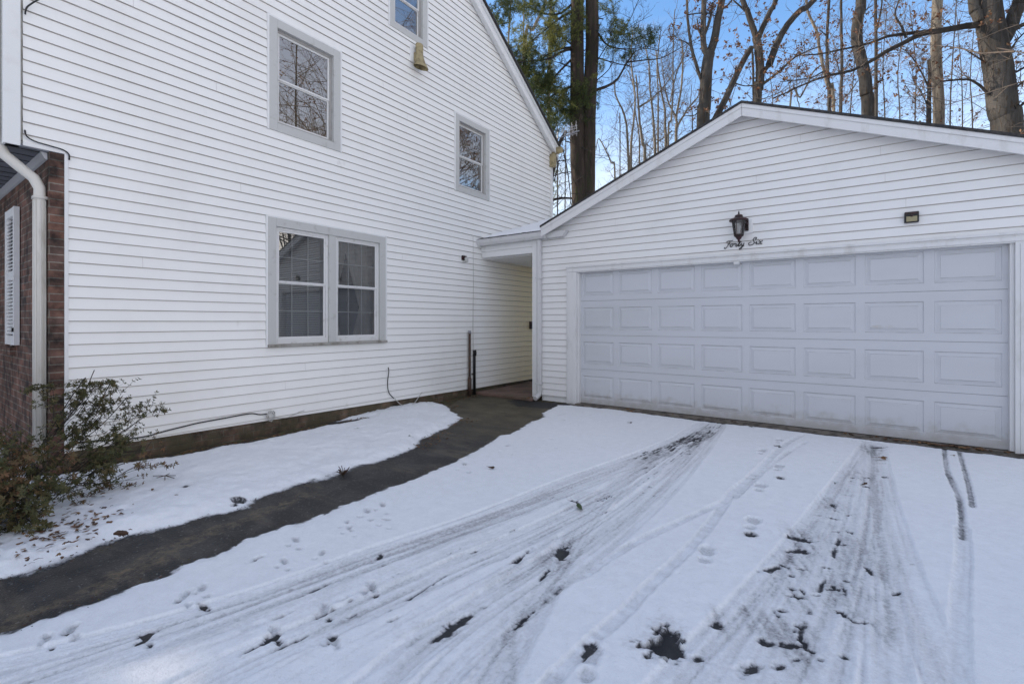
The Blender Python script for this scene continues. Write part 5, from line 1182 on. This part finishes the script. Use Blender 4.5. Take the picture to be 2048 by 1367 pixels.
# --- sapling cluster
SAP = [('leftmost slim sapling of the thicket, bending left near its top', [(1258,350),(1256,310),(1254,260),(1247,225),(1231,190),(1230,160)], .050, []),
 ('second sapling of the thicket with a long straight upper stem', [(1262,330),(1263,280),(1268,235),(1270,190),(1262,120),(1266,60)], .045, []),
 ('third sapling from the pine, forked low with one arm slanting right', [(1290,330),(1286,290),(1280,250),(1277,210),(1272,150)], .06, [([(1277,215),(1300,200),(1322,180),(1345,150)], .035)]),
 ('thin sapling close behind the forked one, leaning left', [(1279,330),(1278,270),(1270,220),(1268,180),(1256,140)], .03, []),
 ('mid thicket sapling curving gently left toward the top', [(1310,318),(1308,270),(1306,230),(1300,180),(1298,130),(1290,90)], .05, []),
 ('straight mid thicket sapling just right of the curving one', [(1316,318),(1316,250),(1316,190),(1314,130),(1320,70)], .04, []),
 ('sapling right of the thicket middle that leans left as it rises', [(1332,302),(1330,262),(1330,222),(1324,190),(1316,140),(1312,100)], .055, []),
 ('tallest thin sapling of the thicket, reaching almost to the frame top', [(1336,290),(1342,240),(1346,190),(1346,140),(1347,60),(1350,20)], .04, [([(1340,205),(1352,150),(1372,100),(1380,80)], .028), ([(1344,262),(1332,272),(1310,290),(1296,320)], .03)]),
 ('rightmost thicket sapling, branching wide beside the leafy oak', [(1352,290),(1355,255),(1353,232),(1362,180),(1366,120),(1363,80)], .06, [([(1353,236),(1335,200),(1328,160),(1322,110)], .035), ([(1356,250),(1378,215),(1395,195),(1400,180)], .04)]),
 ('bent dead stub stem right beside the pine trunk', [(1230,360),(1222,325),(1205,288),(1196,278),(1192,300)], .03, [])]
for k, (lb, P, r, lm_) in enumerate(SAP):
    tree('bare_sapling', lb, 'sapling', 20+((k*37) % 9)*.45, [(P, r*1.35, r*.5)], [(q, a*1.3, a*.45) for q, a in lm_], M['barkl'], 'thicket of slim bare saplings' if k < 9 else WOODS, 60+k, tw=(.20, 1.0, .012, 2, 3.5))
# --- the oaks
LF = (.55, 5, .055, .16)
tree('oak_tree', 'forked oak with clumps of brown leaves left of the garage peak', 'tree', 19, [([(1406,258),(1409,220),(1412,160),(1415,125),(1420,105)], .26, .20), ([(1416,112),(1407,90),(1407,40),(1408,0)], .12, .085), ([(1418,112),(1430,75),(1436,35),(1444,0)], .16, .12)],
     [([(1402,158),(1394,135),(1382,90),(1376,45),(1374,0)], .07, .04), ([(1410,68),(1420,40),(1425,5)], .06, .04), ([(1404,80),(1397,55),(1394,38)], .04, .02), ([(1377,88),(1366,82),(1352,80)], .03, .012), ([(1375,30),(1395,27),(1412,26),(1430,32)], .025, .02), ([(1442,22),(1458,8),(1464,0)], .035, .02), ([(1416,205),(1390,230),(1375,232)], .03, .01)],
     M['barko'], WOODS, 81, tw=(.30, 1.15, .014, 1, 3), leaves=(.62, 8, .060, .20))
tree('oak_tree', 'leaning oak with a slanting trunk just left of the garage peak', 'tree', 20, [([(1398,300),(1424,250),(1450,200),(1466,165),(1485,125),(1503,95)], .15, .11)], [([(1465,165),(1490,172),(1515,170)], .03, .012), ([(1485,125),(1510,90),(1520,80)], .03, .02)], M['barko'], WOODS, 82, tw=(.28, 1.1, .013, 1, 3), leaves=(.75, 8, .062, .20))
tree('oak_tree', 'three stemmed oak full of rusty leaves rising behind the garage peak', 'tree', 21, [([(1514,215),(1518,180),(1520,140),(1516,95),(1512,75)], .20, .16), ([(1514,80),(1502,45),(1494,20),(1486,0)], .13, .09), ([(1516,78),(1530,45),(1543,18),(1552,0)], .12, .09), ([(1538,130),(1555,85),(1575,50),(1600,22),(1628,0)], .15, .11)],
     [([(1500,32),(1482,15),(1466,0)], .04, .025), ([(1524,170),(1560,142),(1590,115),(1640,92)], .07, .02), ([(1520,150),(1530,140),(1538,130)], .1, .09), ([(1507,190),(1506,130),(1504,100)], .05, .04), ([(1520,200),(1560,185),(1600,165)], .02, .01)], M['barko'], WOODS, 83, tw=(.26, 1.15, .014, 1, 3), leaves=(.75, 8, .062, .22))
tree('slim_bare_tree', 'thin leafless tree curving up left of the vine covered trunk', 'tree', 24, [([(1667,215),(1655,170),(1640,105),(1634,65),(1618,30),(1612,0)], .085, .05)], [], M['barkl'], WOODS, 84, tw=(.30, 1.3, .012, 2, 3), leaves=(.15, 5, .05, .14))
tree('slim_bare_tree', 'straight thin dark trunk crossing the curved pale one', 'tree', 22, [([(1659,222),(1656,160),(1654,80),(1658,0)], .085, .05)], [([(1656,75),(1640,60)], .03, .02)], M['barko'], WOODS, 85, tw=(.30, 1.3, .012, 2, 3), leaves=(.25, 5, .05, .14))
tree('slim_bare_tree', 'straight slim trunk next left of the vine covered trunk', 'tree', 25, [([(1681,226),(1684,150),(1683,70),(1682,0)], .09, .05)], [([(1684,160),(1672,120),(1665,105)], .03, .02), ([(1683,200),(1704,180),(1716,160)], .03, .012)], M['barko'], WOODS, 86, tw=(.30, 1.3, .012, 2, 3), leaves=(.18, 5, .05, .14))
tree('slim_bare_tree', 'short slanted pale stem rising from the roof line right of the peak', 'tree', 23, [([(1580,216),(1600,195),(1614,170),(1626,145),(1646,128)], .05, .03)], [], M['barkl'], WOODS, 87, tw=(.34, .9, .011, 1, 3))
tree('oak_tree', 'thick mossy trunk with clinging tan vine leaves and a kink halfway', 'tree', 19, [([(1736,240),(1732,190),(1729,150),(1722,118),(1714,85),(1715,45),(1721,15),(1722,0)], .225, .17)], [([(1730,220),(1744,190),(1738,140)], .04, .03), ([(1720,40),(1732,20),(1745,12)], .03, .012)], M['barko'], WOODS, 88, tw=(.30, 1.0, .013, 1, 3), leaves=(.8, 8, .055, .16))
tree('slim_bare_tree', 'thin dark trunk close right of the vine covered trunk', 'tree', 24, [([(1752,238),(1752,160),(1752,80),(1751,0)], .085, .06)], [([(1754,60),(1762,20),(1764,0)], .04, .03)], M['barko'], WOODS, 89, tw=(.28, 1.5, .012, 2, 3), leaves=(.22, 5, .05, .14))
tree('pale_barked_tree', 'straight cream barked trunk lit by the sun left of the largest oak', 'tree', 20, [([(1878,252),(1874,150),(1872,70),(1875,0)], .20, .17)], [], M['barkl'], WOODS, 90, tw=(.30, 1.5, .012, 2, 3), leaves=(.25, 5, .05, .14))
tree('slim_bare_tree', 'dark thin stem hugging the left side of the cream barked trunk', 'tree', 18.5, [([(1857,250),(1858,200),(1859,150),(1858,120)], .09, .05)], [([(1855,170),(1840,140),(1820,110),(1800,95)], .03, .012), ([(1856,220),(1846,190),(1825,160)], .025, .01)], M['barko'], WOODS, 91, tw=(.22, 1.3, .013, 2, 2.5), leaves=(.2, 5, .05, .14))
tree('oak_tree', 'largest grey oak trunk at the right with long dark limbs reaching left', 'tree', 15.5,
     [([(2014,275),(2006,220),(1998,150),(1988,90),(1982,55),(1975,0)], .40, .33), ([(1960,42),(1950,20),(1946,0)], .15, .13), ([(2008,80),(2022,50),(2034,15),(2040,0)], .20, .17)],
     [([(1970,48),(1925,54),(1882,62),(1845,68),(1815,82),(1770,105),(1742,122),(1700,142),(1655,152),(1610,168),(1545,198)], .105, .02), ([(1880,60),(1815,68),(1780,72),(1740,86),(1690,98),(1640,108),(1590,112)], .06, .015), ([(1662,150),(1648,143),(1620,156),(1560,164)], .03, .012), ([(1812,76),(1802,52),(1790,30),(1798,0)], .04, .015),
      ([(1978,190),(1960,172),(1940,160),(1910,160),(1880,165),(1862,180),(1830,196)], .045, .012), ([(1975,128),(1950,112),(1930,100)], .03, .012), ([(2020,150),(2040,140),(2060,128)], .04, .03), ([(2024,182),(2045,165),(2060,150)], .035, .02), ([(2030,222),(2048,206),(2070,190)], .05, .03), ([(2028,255),(2046,244),(2060,238)], .05, .03), ([(2008,70),(2030,58),(2055,45)], .09, .06), ([(2018,105),(2035,80),(2055,60)], .03, .02)],
     M['barko'], WOODS, 92, tw=(.20, 1.25, .013, 1, 3), leaves=(.4, 6, .055, .18), limbmat=M['barkd'])
# far thin twiggy trees filling the gaps
BL = ['far hazy bare tree just right of the garage peak', 'far bare tree halfway between the peak and the kinked mossy trunk', 'far bare tree right behind the kinked mossy trunk, left one', 'tall far bare tree right of the kinked mossy trunk',
 'tall far bare tree under the long horizontal limb', 'far bare tree between the horizontal limb and the cream trunk', 'tall far bare tree just left of the cream trunk', 'tall far bare tree just right of the cream trunk', 'far bare tree midway from cream trunk to largest oak', 'low far bare tree close left of the largest oak',
 'thin brush tree in the gap between rear eave and pine, left one', 'thin brush tree in the gap touching the pine trunk', 'low far bare tree right of the pine beside the stub stem', 'low far bare tree left of the garage peak under the leaning oak', 'low far bare tree behind the forked oak']
for k, (px, d, top) in enumerate(((1540,34,150),(1600,36,130),(1700,33,40),(1770,32,20),(1800,34,30),(1830,33,10),(1900,32,0),(1925,35,20),(1945,33,60),(1115,30,250),(1130,33,290),(1240,36,230),(1460,36,170),(1385,33,170))):
    tree('background_tree', BL[k], 'tree', d, [([(px, 260 if px > 1200 else 420), (px+random.Random(k).uniform(-8, 8), (top+260)/2), (px+random.Random(k+50).uniform(-14, 14), top)], .05, .02)], [], M['barko'], 'far bare trees beyond the woods edge', 120+k, tw=(.34, 2.0, .012, 2 if k % 2 else 1, 2))
# trees across the yard on the right, out of the frame: seen in the upstairs window panes
def free_tree(name, label, x, y, h, r, seed, lv=None, group=None):
    rn = random.Random(seed); root = empty(name, (x, y, 0), label, 'tree', group); tm = MB(); tr = MB(); tips = []
    P = [Vector((x, y, -.1))]; 
    for i in range(8): P.append(P[-1]+Vector((rn.gauss(0, .22), rn.gauss(0, .22), h/8)))
    tm.tube(P, [r*(1-.8*i/8) for i in range(9)], 10); tm.build('trunk', M['barko'], root, smooth=True)
    for i in range(52):
        f = rn.uniform(.22, .97); k = min(7, int(f*8)); p = P[k].lerp(P[k+1], f*8-k); a = rn.uniform(0, 6.283)
        twig(tr, p, Vector((math.cos(a), math.sin(a), rn.uniform(.1, .8))), h*(.42-.25*f)*rn.uniform(.7, 1.2), r*.5*(1.1-f), 3, rn, tips, .05, .22)
    tr.build('branches', M['barkt'], root)
    if lv:
        L_ = Leaves()
        for p, d in tips:
            if rn.random() < lv: leaf_cluster(L_, p, rn, 5, .06, .2)
        L_.build('dead_leaves', M['oakleaf'], root)
YT = 'bare yard trees mirrored in the upstairs panes'
for k, (x, y, h, r, lv) in enumerate(((13.2, 16.5, 19, .13, .12), (20, 17.5, 22, .15, .1), (11.5, 24, 19, .13, .2), (9.5, 17.5, 21, .13, .05), (15, 28, 20, .14, .2))):
    free_tree('yard_tree', ['slim leafless yard tree nearest the large upstairs window', 'tallest bare yard tree, farthest east', 'bare yard tree with most clinging leaves behind the garage side', 'tall bare yard tree closest to the garage side wall', 'farthest leafless yard tree to the north east'][k], x, y, h, r, 200+k, lv, YT)
# unseen evergreens added to block the low sun from the front yard
for k, (x, y, h) in enumerate(((-12.5, -1.2, 9.5), (-13.5, -4.0, 10.5), (-11.8, -6.6, 9), (-15.5, -2.4, 11), (-14, .0, 7.5))):
    rn = random.Random(400+k); root = empty('spruce_tree', (x, y, 0), ['tall dark spruce nearest the brick front', 'dark spruce in the middle of the front yard row', 'spruce farthest out from the brick front', 'tallest and westernmost front yard spruce', 'shortest spruce close beside the front door wall'][k], 'tree', 'front yard spruces'); t = MB(); t.tube([(x, y, -.1), (x, y, h)], [.22, .03], 8); t.build('trunk', M['barkp'], root)
    L_ = Leaves()
    for i in range(5200):
        f = rn.random()**.7; z = .5+(h-.5)*(1-f); rad = (.25+2.1*f)*math.sqrt(rn.random()); a = rn.uniform(0, 6.283); c = Vector((x+rad*math.cos(a), y+rad*math.sin(a), z-rad*.15)); u = Vector((math.cos(a), math.sin(a), -.2))*.22
        L_.quad(c, u, Vector((-math.sin(a), math.cos(a), rn.uniform(-.3, .3)))*.10, rn.uniform(0, .35))
    L_.build('needles', M['needle'], root)

# ------------------------------------------------------------------ SHRUB by the brick corner
rn = random.Random(77)
shb = empty('evergreen_shrub', (-4.75, .55, 0), 'sprawling shrub with small green and rusty leaves before the brick corner', 'shrub')
st = MB(); lv = Leaves()
def whorl(p, d, s, t0, t1):
    a0 = rn.uniform(0, 6.28); d = d.normalized(); e = d.orthogonal().normalized(); g = d.cross(e); tint = rn.uniform(t0, t1)
    for k in range(rn.randint(4, 6)):
        a = a0+k*1.2+rn.uniform(-.2, .2); o = (e*math.cos(a)+g*math.sin(a)); u = (o*.9+d*rn.uniform(.1, .6)).normalized()*s*rn.uniform(.7, 1.1); w = u.cross(d+rv(rn)*.3); w = w.normalized()*s*.20
        i = len(lv.v); lv.v += [p, p+u*.45+w, p+u, p+u*.45-w]; lv.f.append((i, i+1, i+2, i+3)); lv.t.append(min(1, max(0, tint+rn.uniform(-.12, .12))))
def stem(p, d, L, r, lev, t0, t1, up=.05):
    n = 5; pts = [p.copy()]; dd = d.normalized(); q = p.copy(); ds = []
    for i in range(n):
        dd = (dd+rv(rn)*.20+Vector((0, 0, up))).normalized(); q = q+dd*L/n
        if q.x < XH+.05 and q.y > .80: q.x = XH+.05
        if q.y > .88 and q.x < XH+.1: q.y = .86
        if q.z < .06: q.z = .06+rn.random()*.03
        if q.z > .80: q.z = .80+(q.z-.80)*.3
        pts.append(q.copy()); ds.append(dd.copy())
    st.tube(pts, [r*(1-.7*i/n) for i in range(n+1)], 4 if lev > 1 else 3, cap=False)
    whorl(q, dd, .028 if lev == 0 else .031, t0, t1)
    if lev == 0:
        for i in (2, 3, 4):
            if rn.random() < .75: whorl(pts[i], (ds[i-1]+rv(rn)*.5), .024, t0, t1)
    else:
        for k in range(rn.randint(4, 7) if lev > 1 else rn.randint(3, 5)):
            i = rn.randint(1, n-1); b = pts[i].lerp(pts[i+1], rn.random()); nd_ = (ds[i]*rn.uniform(.5, 1.1)+rv(rn)*.75+Vector((0, 0, .12))).normalized()
            stem(b, nd_, L*rn.uniform(.32, .55), max(.0016, r*.55), lev-1, t0, t1, up)
for k in range(50):
    a = rn.uniform(-3.1, 1.2); el = rn.uniform(.15, 1.1); bx = -4.65+rn.gauss(0, .34); by = .50+rn.gauss(0, .16)
    red = rn.random() < .35
    stem(Vector((bx, by, .02)), Vector((math.cos(a)*math.cos(el), math.sin(a)*math.cos(el), math.sin(el))), rn.uniform(.40, .62), .0042, 2, .45 if red else 0, 1.0 if red else .55, -.02)
# long arching sprays reaching right over the wall foot and the snow
for (tx, ty, tz, L) in ((-4.95, 1.22, .80, 1), (-4.85, 1.30, .68, 1), (-4.75, 1.10, .56, 1), (-4.80, 1.42, .52, 1), (-4.60, 1.25, .42, 1), (-4.35, 1.15, .26, 1), (-4.2, .95, .20, 1), (-4.1, .70, .16, 1), (-3.95, .55, .12, 1), (-4.5, 1.3, .30, 1), (-5.1, 1.15, .90, 1), (-4.9, 1.05, .86, 1), (-3.9, .38, .12, 1), (-4.0, .25, .2, 1)):
    b = Vector((-4.85, .62, .05)); tgt = Vector((tx, ty, tz)); d = tgt-b
    for q in range(3):
        p0 = b.lerp(tgt, .38+.14*q)+rv(rn)*.04; stem(p0, (d.normalized()+rv(rn)*.22), d.length*.42, .0032, 1 if q == 2 else 2, 0, .6, .03)
    st.tube(sm([tuple(b), tuple(b.lerp(tgt, .35)+rv(rn)*.05+Vector((0, 0, -.04))), tuple(b.lerp(tgt, .7)+rv(rn)*.05), tuple(tgt)]), .0038, 4, cap=False)
st.build('stems', M['barkd'], shb); lv.build('leaves', M['shrub'], shb)
